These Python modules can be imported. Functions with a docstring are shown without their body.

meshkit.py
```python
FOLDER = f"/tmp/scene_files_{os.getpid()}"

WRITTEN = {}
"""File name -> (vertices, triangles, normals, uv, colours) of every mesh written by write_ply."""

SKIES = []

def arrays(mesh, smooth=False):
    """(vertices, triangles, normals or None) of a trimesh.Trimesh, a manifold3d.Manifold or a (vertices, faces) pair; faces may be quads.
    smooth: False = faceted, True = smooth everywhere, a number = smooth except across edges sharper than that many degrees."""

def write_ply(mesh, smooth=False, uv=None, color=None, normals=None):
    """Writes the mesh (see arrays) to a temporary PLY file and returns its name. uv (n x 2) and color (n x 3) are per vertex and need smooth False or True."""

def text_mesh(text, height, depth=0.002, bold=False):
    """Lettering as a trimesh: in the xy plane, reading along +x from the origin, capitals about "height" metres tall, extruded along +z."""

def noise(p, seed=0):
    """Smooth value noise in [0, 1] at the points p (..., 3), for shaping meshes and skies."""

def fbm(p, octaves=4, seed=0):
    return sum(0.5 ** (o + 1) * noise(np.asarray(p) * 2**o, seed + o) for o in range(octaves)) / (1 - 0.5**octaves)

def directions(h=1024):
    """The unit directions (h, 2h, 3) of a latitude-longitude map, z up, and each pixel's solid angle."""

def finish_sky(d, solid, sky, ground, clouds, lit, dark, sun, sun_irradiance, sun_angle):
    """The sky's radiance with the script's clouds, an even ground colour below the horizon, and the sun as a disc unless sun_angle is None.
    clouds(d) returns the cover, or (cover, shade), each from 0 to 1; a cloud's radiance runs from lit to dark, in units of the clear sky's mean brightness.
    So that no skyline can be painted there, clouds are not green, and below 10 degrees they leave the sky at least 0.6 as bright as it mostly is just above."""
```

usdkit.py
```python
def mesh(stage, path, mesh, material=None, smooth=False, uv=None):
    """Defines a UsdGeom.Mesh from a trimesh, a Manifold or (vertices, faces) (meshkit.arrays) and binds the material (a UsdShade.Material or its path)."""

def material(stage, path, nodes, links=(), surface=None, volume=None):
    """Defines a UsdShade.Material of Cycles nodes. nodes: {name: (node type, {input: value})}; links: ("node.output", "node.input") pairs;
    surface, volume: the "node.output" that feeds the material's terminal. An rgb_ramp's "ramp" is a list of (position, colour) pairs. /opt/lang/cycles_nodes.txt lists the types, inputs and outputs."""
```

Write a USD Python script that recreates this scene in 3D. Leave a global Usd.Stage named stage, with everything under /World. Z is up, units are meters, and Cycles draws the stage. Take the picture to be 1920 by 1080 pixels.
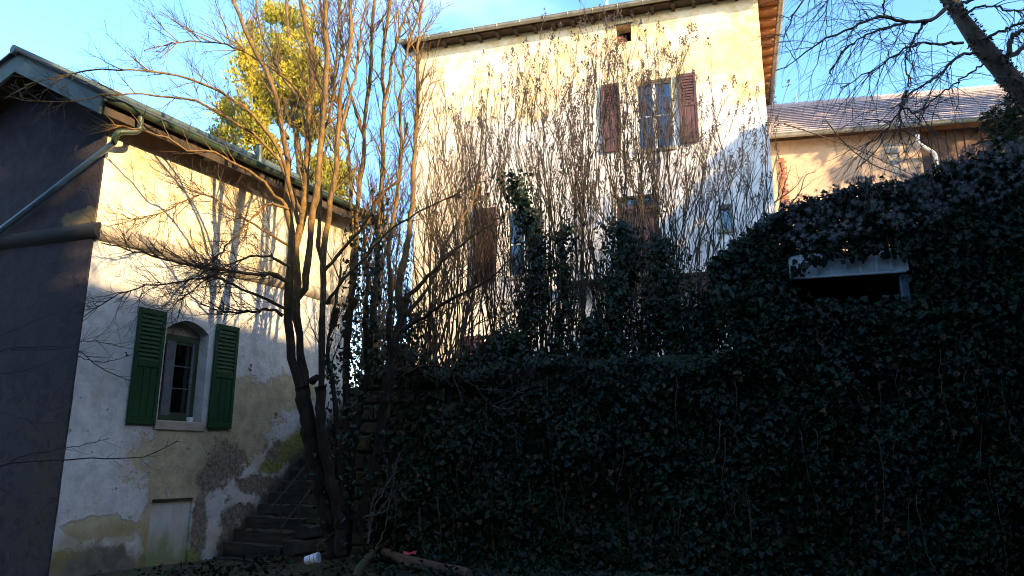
import math
import numpy as np, trimesh, usdkit
from meshkit import fbm, noise
from pxr import Usd, UsdGeom, UsdLux, Gf, Sdf
from shapely.geometry import Polygon, box as sbox

stage = Usd.Stage.CreateInMemory()
UsdGeom.SetStageUpAxis(stage, UsdGeom.Tokens.z)
UsdGeom.SetStageMetersPerUnit(stage, 1.0)
world = UsdGeom.Xform.Define(stage, '/World')
UsdGeom.Scope.Define(stage, '/World/Looks')

# ------------------------------------------------------------------ camera, sky, sun, exposure
EXPOSURE = 2.6
SUN_AZ, SUN_EL = math.radians(132.0), math.radians(18.0)      # azimuth measured from +y towards +x
SUN = np.array([math.sin(SUN_AZ) * math.cos(SUN_EL), math.cos(SUN_AZ) * math.cos(SUN_EL), math.sin(SUN_EL)])
F, PITCH, EYE = 1399.0, math.radians(13.3), np.array([0, 0, 1.6])
cp, sp = math.cos(PITCH), math.sin(PITCH)
cam = UsdGeom.Camera.Define(stage, '/World/camera')
cam.CreateHorizontalApertureAttr(36.0)
cam.CreateVerticalApertureAttr(20.25)
cam.CreateFocalLengthAttr(36.0 * F / 1920)
cam.CreateClippingRangeAttr(Gf.Vec2f(0.1, 5000))
cam.CreateExposureAttr(EXPOSURE)
cam.AddTranslateOp().Set(Gf.Vec3d(*map(float, EYE)))
cam.AddRotateXOp().Set(90 + math.degrees(PITCH))


class NG:
    """A small writer for node graphs: strings that start with @ are links."""
    def __init__(s): s.nodes, s.links, s.k = {}, [], 0
    def n(s, kind, out, **inp):
        s.k += 1
        nm = f'{kind}_{s.k}'
        vals = {}
        for k, v in inp.items():
            if isinstance(v, str) and v.startswith('@'): s.links.append((v[1:], f'{nm}.{k}'))
            else: vals[k] = v
        s.nodes[nm] = (kind, vals)
        return f'@{nm}.{out}'
    def math(s, op, a, b=0.0, c=0.0): return s.n('math', 'value', math_type=op, value1=a, value2=b, value3=c)
    def mixc(s, f, a, b): return s.n('mix_color', 'result', blend_type='mix', fac=f, a=a, b=b)
    def rng(s, v, a, b, c=0.0, d=1.0): return s.n('map_range', 'result', range_type='smoothstep', value=v, from_min=a, from_max=b, to_min=c, to_max=d, clamp=True)
    def noise(s, scale, detail=4.0, rough=0.55, vec=None, dist=0.0):
        return s.n('noise_texture', 'fac', vector=vec or s.pos(), scale=scale, detail=detail, roughness=rough, distortion=dist)
    def pos(s):
        if not hasattr(s, '_p'): s._p = s.n('geometry', 'position')
        return s._p
    def xyz(s):
        if not hasattr(s, '_x'):
            v = s.n('separate_xyz', 'x', vector=s.pos()); b = v.rsplit('.', 1)[0]
            s._x = (v, b + '.y', b + '.z')
        return s._x
    def dot(s, vec, d): return s.n('vector_math', 'value', math_type='dot_product', vector1=vec, vector2=tuple(map(float, d)))
    def bump(s, h, strength=0.4, dist=0.02): return s.n('bump', 'normal', height=h, strength=strength, distance=dist)
    def bsdf(s, color, rough=0.8, **k): return s.n('principled_bsdf', 'BSDF', base_color=color, roughness=rough, **k)
    def make(s, name, surf): return usdkit.material(stage, f'/World/Looks/{name}', s.nodes, s.links, surface=surf[1:])


# sky
SKY_STRENGTH = 0.115
g = NG()
skyc = g.n('sky_texture', 'color', sky_type='single_scattering', sun_disc=False, sun_elevation=SUN_EL, sun_rotation=SUN_AZ, altitude=100.0, air_density=1.0, aerosol_density=0.7, ozone_density=2.2)
skyc = g.n('hsv', 'color', hue=0.5, saturation=1.18, value=1.0, fac=1.0, color=skyc)
dirv = g.n('texture_coordinate', 'generated')
cl = g.n('noise_texture', 'fac', vector=g.n('mapping', 'vector', vector=dirv, scale=(1.2, 1.2, 3.2)), scale=1.6, detail=5.0, roughness=0.5)
clm = g.rng(cl, 0.52, 0.80, 0.0, 0.20)
cloud = g.n('mix_color', 'result', blend_type='mix', fac=clm, a=skyc, b=(6.6, 6.9, 7.2), use_clamp=False)
sky_mat = g.make('sky', g.n('background_shader', 'background', color=cloud, strength=SKY_STRENGTH))
dome = UsdLux.DomeLight.Define(stage, '/World/sky')
from pxr import UsdShade
UsdShade.MaterialBindingAPI.Apply(dome.GetPrim()).Bind(sky_mat)
dome.GetPrim().SetCustomDataByKey('kind', 'structure')
# sun
sun = UsdLux.DistantLight.Define(stage, '/World/sun')
sun.CreateIntensityAttr(0.62)
sun.CreateNormalizeAttr(True)
sun.CreateAngleAttr(0.5)
sun.CreateColorAttr(Gf.Vec3f(1.0, 0.72, 0.36))
_x = np.cross([0, 0, 1], SUN); _x /= np.linalg.norm(_x); _y = np.cross(SUN, _x)
sun.AddTransformOp().Set(Gf.Matrix4d(*_x, 0, *_y, 0, *SUN, 0, 0, 0, 0, 1))

# ------------------------------------------------------------------ helpers
UP = np.array([0, 0, 1.0])


def ray(px, py):
    u, v = (px - 960) / F, (540 - py) / F
    return np.array([u, cp - v * sp, sp + v * cp])


def at(px, py, Y):
    """The point of the place seen at a pixel of the photograph when it lies Y metres ahead."""
    r = ray(px, py)
    return EYE + r * (Y / r[1])


class Wall:
    """An upright plane: s along it (left to right as seen from outside), z up, o outwards."""
    def __init__(s, P, d):
        s.P = np.array([P[0], P[1], 0.0]); d = np.array([d[0], d[1], 0.0])
        s.d = d / np.linalg.norm(d); s.n = np.cross(s.d, UP)
    def px(s, x, y, o=0.0):
        r = ray(x, y); t = ((s.P + s.n * o - EYE) @ s.n) / (r @ s.n); p = EYE + r * t
        return (p - s.P) @ s.d, p[2]
    def pt(s, a, z, o=0.0):
        a, z, o = np.broadcast_arrays(np.asarray(a, float), np.asarray(z, float), np.asarray(o, float))
        return s.P + s.d * a[..., None] + s.n * o[..., None] + UP * z[..., None]


corner = at(147, 665, 10.5)
L = Wall(corner, ray(1750, 870))                     # long wall of the left outhouse
G = Wall(corner, -ray(-3200, 870))                   # its gable end
M = Wall(at(1437, 195, 16.5), -ray(-4008, 870))      # front of the tall house
B = Wall(at(1455, 280, 19.0), -ray(-6200, 870))      # front of the barn
R = Wall((-2.6, 12.65), M.d)                         # retaining wall under the ivy


class MB:
    """Collects vertices and triangles into one mesh."""
    def __init__(s): s.v, s.f, s.k = [], [], 0
    def add(s, v, f):
        v = np.asarray(v, float); f = np.asarray(f, int)
        if f.shape[1] == 4: f = np.vstack([f[:, [0, 1, 2]], f[:, [0, 2, 3]]])
        s.v.append(v); s.f.append(f + s.k); s.k += len(v)
        return s
    def tm(s, m): return s.add(m.vertices, m.faces)
    def out(s): return np.vstack(s.v), np.vstack(s.f)


HEX = np.array([[0, 3, 2, 1], [4, 5, 6, 7], [0, 1, 5, 4], [1, 2, 6, 5], [2, 3, 7, 6], [3, 0, 4, 7]])


def hexa(c):
    return np.array(c, float), HEX


def wbox(w, s0, s1, z0, z1, o0, o1):
    """A box in a wall's own directions."""
    c = [w.pt(a, z, o) for z in (z0, z1) for a, o in ((s0, o1), (s1, o1), (s1, o0), (s0, o0))]
    return np.array(c), HEX[:, ::-1] if False else HEX


def chamfer(w, s0, s1, z0, z1, o0, o1, c=0.012):
    """The same box with its front edges bevelled."""
    b = [w.pt(a, z, o0) for a, z in ((s0, z0), (s1, z0), (s1, z1), (s0, z1))]
    m = [w.pt(a, z, o1 - c) for a, z in ((s0, z0), (s1, z0), (s1, z1), (s0, z1))]
    t = [w.pt(a, z, o1) for a, z in ((s0 + c, z0 + c), (s1 - c, z0 + c), (s1 - c, z1 - c), (s0 + c, z1 - c))]
    v = np.array(b + m + t); f = [[0, 3, 2, 1], [8, 9, 10, 11]]
    for r in (0, 4):
        for i in range(4):
            j = (i + 1) % 4
            f.append([r + i, r + j, r + 4 + j, r + 4 + i])
    return v, np.array(f)


def extr(w, poly, o0, o1):
    """A shapely outline in (s, z) made solid between two depths."""
    mb = MB()
    for pg in getattr(poly, 'geoms', [poly]):
        m = trimesh.creation.extrude_polygon(pg, o1 - o0, engine='earcut')
        v = np.array(m.vertices)
        mb.add(w.pt(v[:, 0], v[:, 1], v[:, 2] + o0), m.faces)
    return mb.out()


def tubes(P, Rr, sides=4, cap=False):
    """Many polylines (N, K, 3) with radii (N, K) as tapered tubes in one mesh."""
    P = np.asarray(P, float); Rr = np.asarray(Rr, float)
    if P.ndim == 2: P, Rr = P[None], Rr[None]
    N, K, _ = P.shape
    Rr = np.broadcast_to(Rr, (N, K))
    T = np.gradient(P, axis=1); T /= np.linalg.norm(T, axis=2, keepdims=True) + 1e-9
    mean = P[:, -1] - P[:, 0]
    ref = np.eye(3)[np.argmin(np.abs(mean), axis=1)][:, None, :]
    A = np.cross(T, ref); A /= np.linalg.norm(A, axis=2, keepdims=True) + 1e-9
    Bv = np.cross(T, A)
    an = np.arange(sides) * 2 * np.pi / sides
    V = P[:, :, None] + Rr[:, :, None, None] * (np.cos(an)[:, None] * A[:, :, None] + np.sin(an)[:, None] * Bv[:, :, None])
    i, j = np.meshgrid(np.arange(K - 1), np.arange(sides), indexing='ij')
    q = np.stack([i * sides + j, i * sides + (j + 1) % sides, (i + 1) * sides + (j + 1) % sides, (i + 1) * sides + j], -1).reshape(-1, 4)
    f = np.vstack([q[:, [0, 1, 2]], q[:, [0, 2, 3]]])
    if cap:
        caps = []
        for base, rev in ((0, False), ((K - 1) * sides, True)):
            for k in range(1, sides - 1):
                t = [base, base + k, base + k + 1]
                caps.append(t[::-1] if rev else t)
        f = np.vstack([f, caps])
    Fc = (f[None] + (np.arange(N) * K * sides)[:, None, None]).reshape(-1, 3)
    return V.reshape(-1, 3), Fc


def smooth_line(pts, K):
    """Catmull-Rom through the points, K samples evenly along it."""
    p = np.asarray(pts, float)
    p = np.vstack([2 * p[0] - p[1], p, 2 * p[-1] - p[-2]])
    out = []
    for i in range(1, len(p) - 2):
        t = np.linspace(0, 1, 9)[:-1, None]
        a, b, c, d = p[i - 1], p[i], p[i + 1], p[i + 2]
        out.append(0.5 * (2 * b + (c - a) * t + (2 * a - 5 * b + 4 * c - d) * t**2 + (3 * b - a - 3 * c + d) * t**3))
    q = np.vstack(out + [p[-2][None]])
    L_ = np.r_[0, np.cumsum(np.linalg.norm(np.diff(q, axis=0), axis=1))]
    u = np.linspace(0, L_[-1], K)
    return np.stack([np.interp(u, L_, q[:, k]) for k in range(q.shape[1])], 1)


def pipe(pts, r, K=None, sides=10):
    q = smooth_line(pts, K or 6 * len(pts)) if len(pts) > 2 else np.asarray(pts, float)
    return tubes(q, np.full(len(q), r), sides, cap=True)


def spawn(P, Rr, n, rng, length=(0.3, 1.0), angle=(25, 55), up=0.3, bend=0.25, u=(0.25, 1.0), K=7, rmax=0.01, rtip=0.0015, wob=0.03, weight=True):
    """n side shoots off the polylines P (N, K0, 3); returns their points and radii."""
    N, K0, _ = P.shape
    seg = np.linalg.norm(np.diff(P, axis=1), axis=2).sum(1)
    pick = rng.choice(N, n, p=seg / seg.sum()) if weight else rng.integers(0, N, n)
    x = rng.uniform(u[0], u[1], n) * (K0 - 1)
    i = np.minimum(x.astype(int), K0 - 2); t = (x - i)[:, None]
    base = P[pick, i] * (1 - t) + P[pick, i + 1] * t
    T = P[pick, i + 1] - P[pick, i]; T /= np.linalg.norm(T, axis=1, keepdims=True) + 1e-9
    r0 = np.minimum(Rr[pick, i] * 0.75, rmax)
    rd = rng.normal(size=(n, 3)); rd -= (rd * T).sum(1, keepdims=True) * T; rd /= np.linalg.norm(rd, axis=1, keepdims=True)
    a = np.radians(rng.uniform(*angle, n))[:, None]
    D = T * np.cos(a) + rd * np.sin(a) + UP * up * rng.uniform(0.3, 1.3, (n, 1))
    D /= np.linalg.norm(D, axis=1, keepdims=True)
    ln = (rng.uniform(*length, n) * (1.15 - 0.55 * (x / (K0 - 1))))[:, None]
    bd = rng.normal(size=(n, 3)) * abs(bend) * 0.6 + UP * bend
    w = np.linspace(0, 1, K)
    Q = base[:, None] + D[:, None] * (ln * w)[:, :, None] + bd[:, None] * (ln * w**2)[:, :, None] * 0.8
    Q += np.cumsum(rng.normal(size=Q.shape), axis=1) * (wob * ln[:, :, None] / math.sqrt(K)) * (w > 0)[None, :, None]
    Rq = r0[:, None] * (1 - w) + rtip * w
    return Q, np.maximum(Rq, rtip * 0.8)


_o = np.array([[0, 0], [0.34, -0.10], [0.50, 0.20], [0.30, 0.38], [0.34, 0.62], [0.0, 1.0], [-0.34, 0.62], [-0.30, 0.38], [-0.50, 0.20], [-0.34, -0.10]])
IVY = np.column_stack([_o, 0.10 * np.abs(_o[:, 0]) * 2 - 0.16 * _o[:, 1] ** 2])
IVY_F = np.array([[0, k, k + 1] for k in range(1, 9)])
_b = np.array([[0, 0], [0.16, 0.35], [0.10, 0.75], [0, 1.0], [-0.10, 0.75], [-0.16, 0.35]])
BLADE = np.column_stack([_b, 0.15 * np.abs(_b[:, 0]) * 2 - 0.25 * _b[:, 1] ** 2])
BLADE_F = np.array([[0, k, k + 1] for k in range(1, 5)])


def leaves(P, Nn, size, rng, proto=IVY, faces=IVY_F, droop=0.7, tilt=0.5, tip=None):
    """Leaf-shaped faces at P, facing Nn (loosely), tips hanging (droop) or along tip."""
    n = len(P)
    N = Nn + rng.normal(size=(n, 3)) * tilt; N /= np.linalg.norm(N, axis=1, keepdims=True) + 1e-9
    Y = (rng.normal(size=(n, 3)) * 0.6 - UP * droop) if tip is None else tip + rng.normal(size=(n, 3)) * 0.35
    Y -= (Y * N).sum(1, keepdims=True) * N; Y /= np.linalg.norm(Y, axis=1, keepdims=True) + 1e-9
    X = np.cross(Y, N)
    s = np.broadcast_to(size, (n,))[:, None, None]
    V = P[:, None] + s * (proto[:, 0][None, :, None] * X[:, None] + proto[:, 1][None, :, None] * Y[:, None] + proto[:, 2][None, :, None] * N[:, None])
    Fc = (faces[None] + (np.arange(n) * len(proto))[:, None, None]).reshape(-1, 3)
    return V.reshape(-1, 3), Fc


# ------------------------------------------------------------------ scene tree
used, base_of = {}, {}


def path_for(parent, name):
    p = f'{parent}/{name}'
    k = used.get(p, -1) + 1
    used[p] = k
    return p if k == 0 else f'{p}_{k:03d}'


def tag(prim, label=None, cat=None, group=None, kind=None):
    for k, v in (('label', label), ('category', cat), ('group', group), ('kind', kind)):
        if v: prim.SetCustomDataByKey(k, v)
    return prim


def thing(name, label, cat, base=(0, 0, 0), group=None, kind=None):
    p = path_for('/World', name)
    x = UsdGeom.Xform.Define(stage, p)
    x.AddTranslateOp().Set(Gf.Vec3d(*map(float, base)))
    base_of[p] = np.asarray(base, float)
    tag(x.GetPrim(), label, cat, group, kind)
    return p


def part(name, mesh, mat, parent, smooth=False, label=None, kind=None):
    p = path_for(parent, name)
    b = base_of[parent]
    v, f = mesh
    base_of[p] = b
    m = usdkit.mesh(stage, p, (np.asarray(v) - b, f), mat, smooth=smooth)
    m.CreateDoubleSidedAttr(True)
    tag(m.GetPrim(), label, None, None, kind)
    return p


def solo(name, mesh, mat, label=None, cat=None, group=None, kind=None, smooth=False):
    p = path_for('/World', name)
    m = usdkit.mesh(stage, p, mesh, mat, smooth=smooth)
    m.CreateDoubleSidedAttr(True)
    base_of[p] = np.zeros(3)
    tag(m.GetPrim(), label, cat, group, kind)
    return p


# ------------------------------------------------------------------ materials
def plain(name, c1, c2=None, scale=6.0, rough=0.8, bump=0.3, bscale=40.0, bdist=0.01, stretch=None, **k):
    g = NG()
    vec = g.pos() if stretch is None else g.n('mapping', 'vector', vector=g.pos(), scale=stretch)
    col = c1 if c2 is None else g.mixc(g.rng(g.noise(scale, 5.0, 0.6, vec), 0.32, 0.68), c1, c2)
    nrm = g.bump(g.noise(bscale, 4.0, 0.6, vec), bump, bdist)
    return g.make(name, g.bsdf(col, rough, normal=nrm, **k))


def blob(g, s, z, s0, z0, rs, rz, nz, amt=0.9, edge=0.18):
    a = g.math('multiply', g.math('subtract', s, s0), 1.0 / rs)
    b = g.math('multiply', g.math('subtract', z, z0), 1.0 / rz)
    d = g.math('sqrt', g.math('add', g.math('multiply', a, a), g.math('multiply', b, b)))
    d = g.math('add', d, g.math('multiply', g.math('subtract', nz, 0.5), amt * 2))
    return g.rng(d, 1.0 + edge, 1.0 - edge)


def out_plaster():
    """Long wall of the outhouse: limewash over beige render, flaked low down, algae by the steps."""
    g = NG()
    s = g.math('subtract', g.dot(g.pos(), L.d), float(L.P @ L.d)); z = g.xyz()[2]
    n1, n2, n3 = g.noise(1.7, 6.0, 0.6), g.noise(5.0, 6.0, 0.65), g.noise(19.0, 4.0, 0.6)
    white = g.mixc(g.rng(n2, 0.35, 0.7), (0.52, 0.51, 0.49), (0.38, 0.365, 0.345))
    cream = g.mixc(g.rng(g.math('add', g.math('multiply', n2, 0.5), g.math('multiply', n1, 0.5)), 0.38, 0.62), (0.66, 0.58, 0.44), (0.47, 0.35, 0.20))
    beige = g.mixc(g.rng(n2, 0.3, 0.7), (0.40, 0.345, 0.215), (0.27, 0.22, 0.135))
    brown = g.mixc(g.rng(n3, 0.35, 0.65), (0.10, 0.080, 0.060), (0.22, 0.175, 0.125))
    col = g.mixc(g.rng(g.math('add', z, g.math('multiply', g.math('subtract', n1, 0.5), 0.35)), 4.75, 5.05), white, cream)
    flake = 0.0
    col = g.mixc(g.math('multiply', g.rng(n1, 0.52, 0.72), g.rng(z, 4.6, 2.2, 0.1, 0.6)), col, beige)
    for s0, z0, rs, rz in ((2.0, 1.65, 0.98, 0.62), (3.2, 2.6, 0.7, 0.5), (2.95, 2.0, 0.75, 0.42), (4.1, 2.9, 0.7, 0.35), (1.5, 0.85, 0.22, 0.9), (0.65, 0.72, 0.55, 0.16)):
        k_ = blob(g, s, z, s0, z0, rs, rz, n2, 1.0, 0.14)
        flake = g.math('maximum', flake, k_)
        col = g.mixc(k_, col, beige)
    for s0, z0, rs, rz in ((2.75, 1.62, 0.40, 0.34), (2.45, 1.35, 0.28, 0.22), (2.32, 0.55, 0.16, 0.5), (3.45, 1.25, 0.5, 0.16), (3.35, 0.75, 0.45, 0.18), (2.95, 0.45, 0.22, 0.6), (3.9, 1.75, 0.35, 0.25)):
        k_ = blob(g, s, z, s0, z0, rs, rz, n2, 1.1, 0.22)
        flake = g.math('add', flake, g.math('multiply', k_, 0.8))
        col = g.mixc(k_, col, brown)
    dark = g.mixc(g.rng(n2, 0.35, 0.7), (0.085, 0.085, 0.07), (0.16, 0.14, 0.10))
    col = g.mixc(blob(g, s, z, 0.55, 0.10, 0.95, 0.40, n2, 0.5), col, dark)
    yell = (0.20, 0.165, 0.045)
    for s0, z0, rs, rz in ((0.25, 0.52, 0.28, 0.17), (0.95, 0.62, 0.32, 0.14), (1.36, 0.25, 0.13, 0.42), (0.1, 0.3, 0.12, 0.2)):
        col = g.mixc(g.math('multiply', blob(g, s, z, s0, z0, rs, rz, n2, 1.1, 0.4), 0.55), col, yell)
    moss = g.mixc(g.rng(n3, 0.35, 0.65), (0.085, 0.115, 0.018), (0.20, 0.22, 0.03))
    for s0, z0, rs, rz in ((4.35, 1.85, 0.42, 0.30), (4.6, 2.1, 0.3, 0.3), (2.0, 0.1, 0.35, 0.25), (3.75, 1.55, 0.3, 0.12)):
        col = g.mixc(g.math('multiply', blob(g, s, z, s0, z0, rs, rz, n2, 0.7, 0.35), 0.92), col, moss)
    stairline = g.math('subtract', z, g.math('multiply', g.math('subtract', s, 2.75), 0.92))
    stair_band = g.rng(g.math('add', stairline, g.math('multiply', g.math('subtract', n2, 0.5), 0.7)), 0.55, 0.10)
    col = g.mixc(g.math('multiply', stair_band, g.rng(s, 2.4, 2.8)), col, (0.055, 0.052, 0.036))  # darker towards the line of the steps
    h = g.math('add', g.math('multiply', n2, 1.0), g.math('multiply', n3, 0.45))
    h = g.math('add', h, g.math('multiply', g.noise(1.4, 3.0), 1.6))
    h = g.math('subtract', h, g.math('multiply', flake, 0.7))
    pits = g.rng(g.noise(9.0, 3.0), 0.66, 0.72)
    col = g.mixc(g.math('multiply', pits, g.rng(z, 4.5, 1.0, 0.15, 0.8)), col, (0.16, 0.15, 0.13))
    h = g.math('subtract', h, g.math('multiply', pits, 0.4))
    return g.make('limewashed_plaster', g.bsdf(col, 0.92, normal=g.bump(h, 0.55, 0.035)))


def tall_plaster():
    g = NG()
    s = g.math('subtract', g.dot(g.pos(), M.d), float(M.P @ M.d)); z = g.xyz()[2]
    n1, n2, n3 = g.noise(0.7, 6.0, 0.6), g.noise(3.2, 6.0, 0.65), g.noise(14.0, 4.0, 0.65)
    cream = g.mixc(g.rng(g.math('add', g.math('multiply', n2, 0.6), g.math('multiply', n1, 0.4)), 0.38, 0.62), (0.82, 0.70, 0.52), (0.62, 0.43, 0.20))
    white = g.mixc(g.rng(n2, 0.35, 0.7), (0.84, 0.79, 0.74), (0.66, 0.60, 0.55))
    hz = g.math('add', z, g.math('multiply', g.math('subtract', n1, 0.5), 2.4))
    col = g.mixc(g.rng(hz, 10.2, 10.7), white, cream)
    col = g.mixc(g.rng(s, -6.5, -8.5, 0.0, 0.75), col, cream)
    col = g.mixc(g.math('multiply', g.rng(n3, 0.62, 0.75), 0.35), col, (0.36, 0.25, 0.14))
    col = g.mixc(g.math('multiply', blob(g, s, z, -0.8, 11.6, 1.2, 0.55, n2), 0.55), col, (0.62, 0.45, 0.20))
    col = g.mixc(g.math('multiply', blob(g, s, z, -2.0, 5.3, 1.2, 0.4, n2), 0.5), col, (0.42, 0.30, 0.22))
    h = g.math('add', n2, g.math('multiply', n3, 0.5))
    return g.make('tall_house_plaster', g.bsdf(col, 0.92, normal=g.bump(h, 0.5, 0.03)))


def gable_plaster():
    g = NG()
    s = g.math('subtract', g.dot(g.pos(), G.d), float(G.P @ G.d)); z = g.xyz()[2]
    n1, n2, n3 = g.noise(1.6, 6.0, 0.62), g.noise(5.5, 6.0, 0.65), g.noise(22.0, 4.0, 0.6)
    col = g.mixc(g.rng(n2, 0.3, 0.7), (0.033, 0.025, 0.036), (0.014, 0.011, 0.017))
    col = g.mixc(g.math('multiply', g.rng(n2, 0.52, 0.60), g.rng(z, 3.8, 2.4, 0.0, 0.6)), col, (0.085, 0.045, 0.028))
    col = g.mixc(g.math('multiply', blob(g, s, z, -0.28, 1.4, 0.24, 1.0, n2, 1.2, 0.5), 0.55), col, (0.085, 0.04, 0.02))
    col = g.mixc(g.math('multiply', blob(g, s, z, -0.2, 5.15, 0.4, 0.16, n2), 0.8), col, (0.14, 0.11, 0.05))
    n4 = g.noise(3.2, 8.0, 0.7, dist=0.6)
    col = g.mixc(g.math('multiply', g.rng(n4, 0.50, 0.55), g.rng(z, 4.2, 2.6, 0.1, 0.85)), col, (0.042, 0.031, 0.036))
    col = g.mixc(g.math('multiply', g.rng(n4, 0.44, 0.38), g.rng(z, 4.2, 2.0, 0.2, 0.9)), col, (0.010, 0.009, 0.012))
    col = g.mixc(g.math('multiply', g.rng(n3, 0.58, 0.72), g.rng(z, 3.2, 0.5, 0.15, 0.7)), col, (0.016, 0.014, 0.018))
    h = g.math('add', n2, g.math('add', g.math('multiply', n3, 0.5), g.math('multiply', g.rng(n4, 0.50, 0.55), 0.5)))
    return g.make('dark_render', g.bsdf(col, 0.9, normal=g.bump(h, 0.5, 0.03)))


def barn_plaster():
    g = NG()
    n1, n2 = g.noise(1.1, 6.0, 0.6), g.noise(6.0, 6.0, 0.65)
    col = g.mixc(g.rng(n1, 0.35, 0.65), (0.50, 0.36, 0.25), (0.40, 0.29, 0.21))
    col = g.mixc(g.math('multiply', g.rng(n2, 0.58, 0.7), 0.6), col, (0.34, 0.18, 0.09))
    return g.make('barn_render', g.bsdf(col, 0.92, normal=g.bump(n2, 0.5, 0.03)))


def leaf_mat(name, c1, c2, c3, rough=0.4, trans=0.25, tcol=None, spec=0.28):
    g = NG()
    rnd = g.n('geometry', 'random_per_island')
    col = g.n('rgb_ramp', 'color', ramp=[(0.0, c1), (0.55, c2), (0.9, c3), (1.0, c3)], fac=rnd)
    patch = g.rng(g.noise(1.6, 4.0, 0.6), 0.34, 0.66)
    col = g.n('mix_color', 'result', blend_type='multiply', fac=1.0, a=col, b=g.mixc(patch, (0.55, 0.62, 0.70), (1.25, 1.2, 0.95)))
    b = g.bsdf(col, rough, specular_ior_level=spec)
    t = g.n('translucent_bsdf', 'BSDF', color=col if tcol is None else tcol)
    return g.make(name, g.n('mix_closure', 'closure', fac=trans, closure1=b, closure2=t))


def bark(name, c1, c2, lichen, amt=0.5, scale=14.0):
    g = NG()
    vec = g.n('mapping', 'vector', vector=g.pos(), scale=(1.0, 1.0, 0.35))
    n1, n2 = g.noise(scale, 5.0, 0.65, vec), g.noise(scale * 0.45, 5.0, 0.6)
    col = g.mixc(g.rng(n1, 0.35, 0.65), c1, c2)
    col = g.mixc(g.math('multiply', g.rng(n2, 0.56, 0.66), amt), col, lichen)
    return g.make(name, g.bsdf(col, 0.85, normal=g.bump(n1, 0.6, 0.02)))


def pane_mat(name, tint, rough=0.03):
    g = NG()
    f = g.n('fresnel', 'fac', IOR=1.9)
    tr = g.n('transparent_bsdf', 'BSDF', color=tint)
    gl = g.n('glossy_bsdf', 'BSDF', color=(0.95, 0.97, 1.0), roughness=rough)
    return g.make(name, g.n('mix_closure', 'closure', fac=f, closure1=tr, closure2=gl))


m_out, m_tall, m_gable, m_barn = out_plaster(), tall_plaster(), gable_plaster(), barn_plaster()
m_green = plain('green_shutter_paint', (0.004, 0.046, 0.014), (0.008, 0.034, 0.010), 9, 0.6, 0.2, 60, 0.004, specular_ior_level=0.25)
m_frame_green = plain('green_frame_paint', (0.012, 0.042, 0.012), (0.024, 0.028, 0.012), 8, 0.5)
m_white = plain('white_paint', (0.66, 0.66, 0.64), (0.5, 0.49, 0.46), 7, 0.5)
m_paleblue = plain('worn_pale_paint', (0.10, 0.11, 0.115), (0.06, 0.065, 0.07), 7, 0.6)
m_red = plain('faded_red_paint', (0.105, 0.038, 0.036), (0.065, 0.030, 0.030), 5, 0.6, 0.25, 50, 0.005, stretch=(3, 3, 0.6))
m_brown = plain('brown_wood', (0.13, 0.055, 0.022), (0.08, 0.035, 0.015), 5, 0.7)
m_soffit = plain('rust_brown_boards', (0.26, 0.105, 0.035), (0.16, 0.065, 0.022), 4, 0.75)
m_darkwood = plain('dark_wood', (0.030, 0.020, 0.014), (0.05, 0.03, 0.02), 6, 0.8)
m_teal = plain('grey_green_fascia', (0.05, 0.085, 0.085), (0.04, 0.062, 0.062), 5, 0.6)
m_gutgreen = plain('green_gutter_paint', (0.022, 0.052, 0.030), (0.036, 0.042, 0.026), 5, 0.45)
m_railgreen = plain('dull_green_rail_paint', (0.014, 0.035, 0.016), (0.03, 0.022, 0.014), 9, 0.7)
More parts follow.
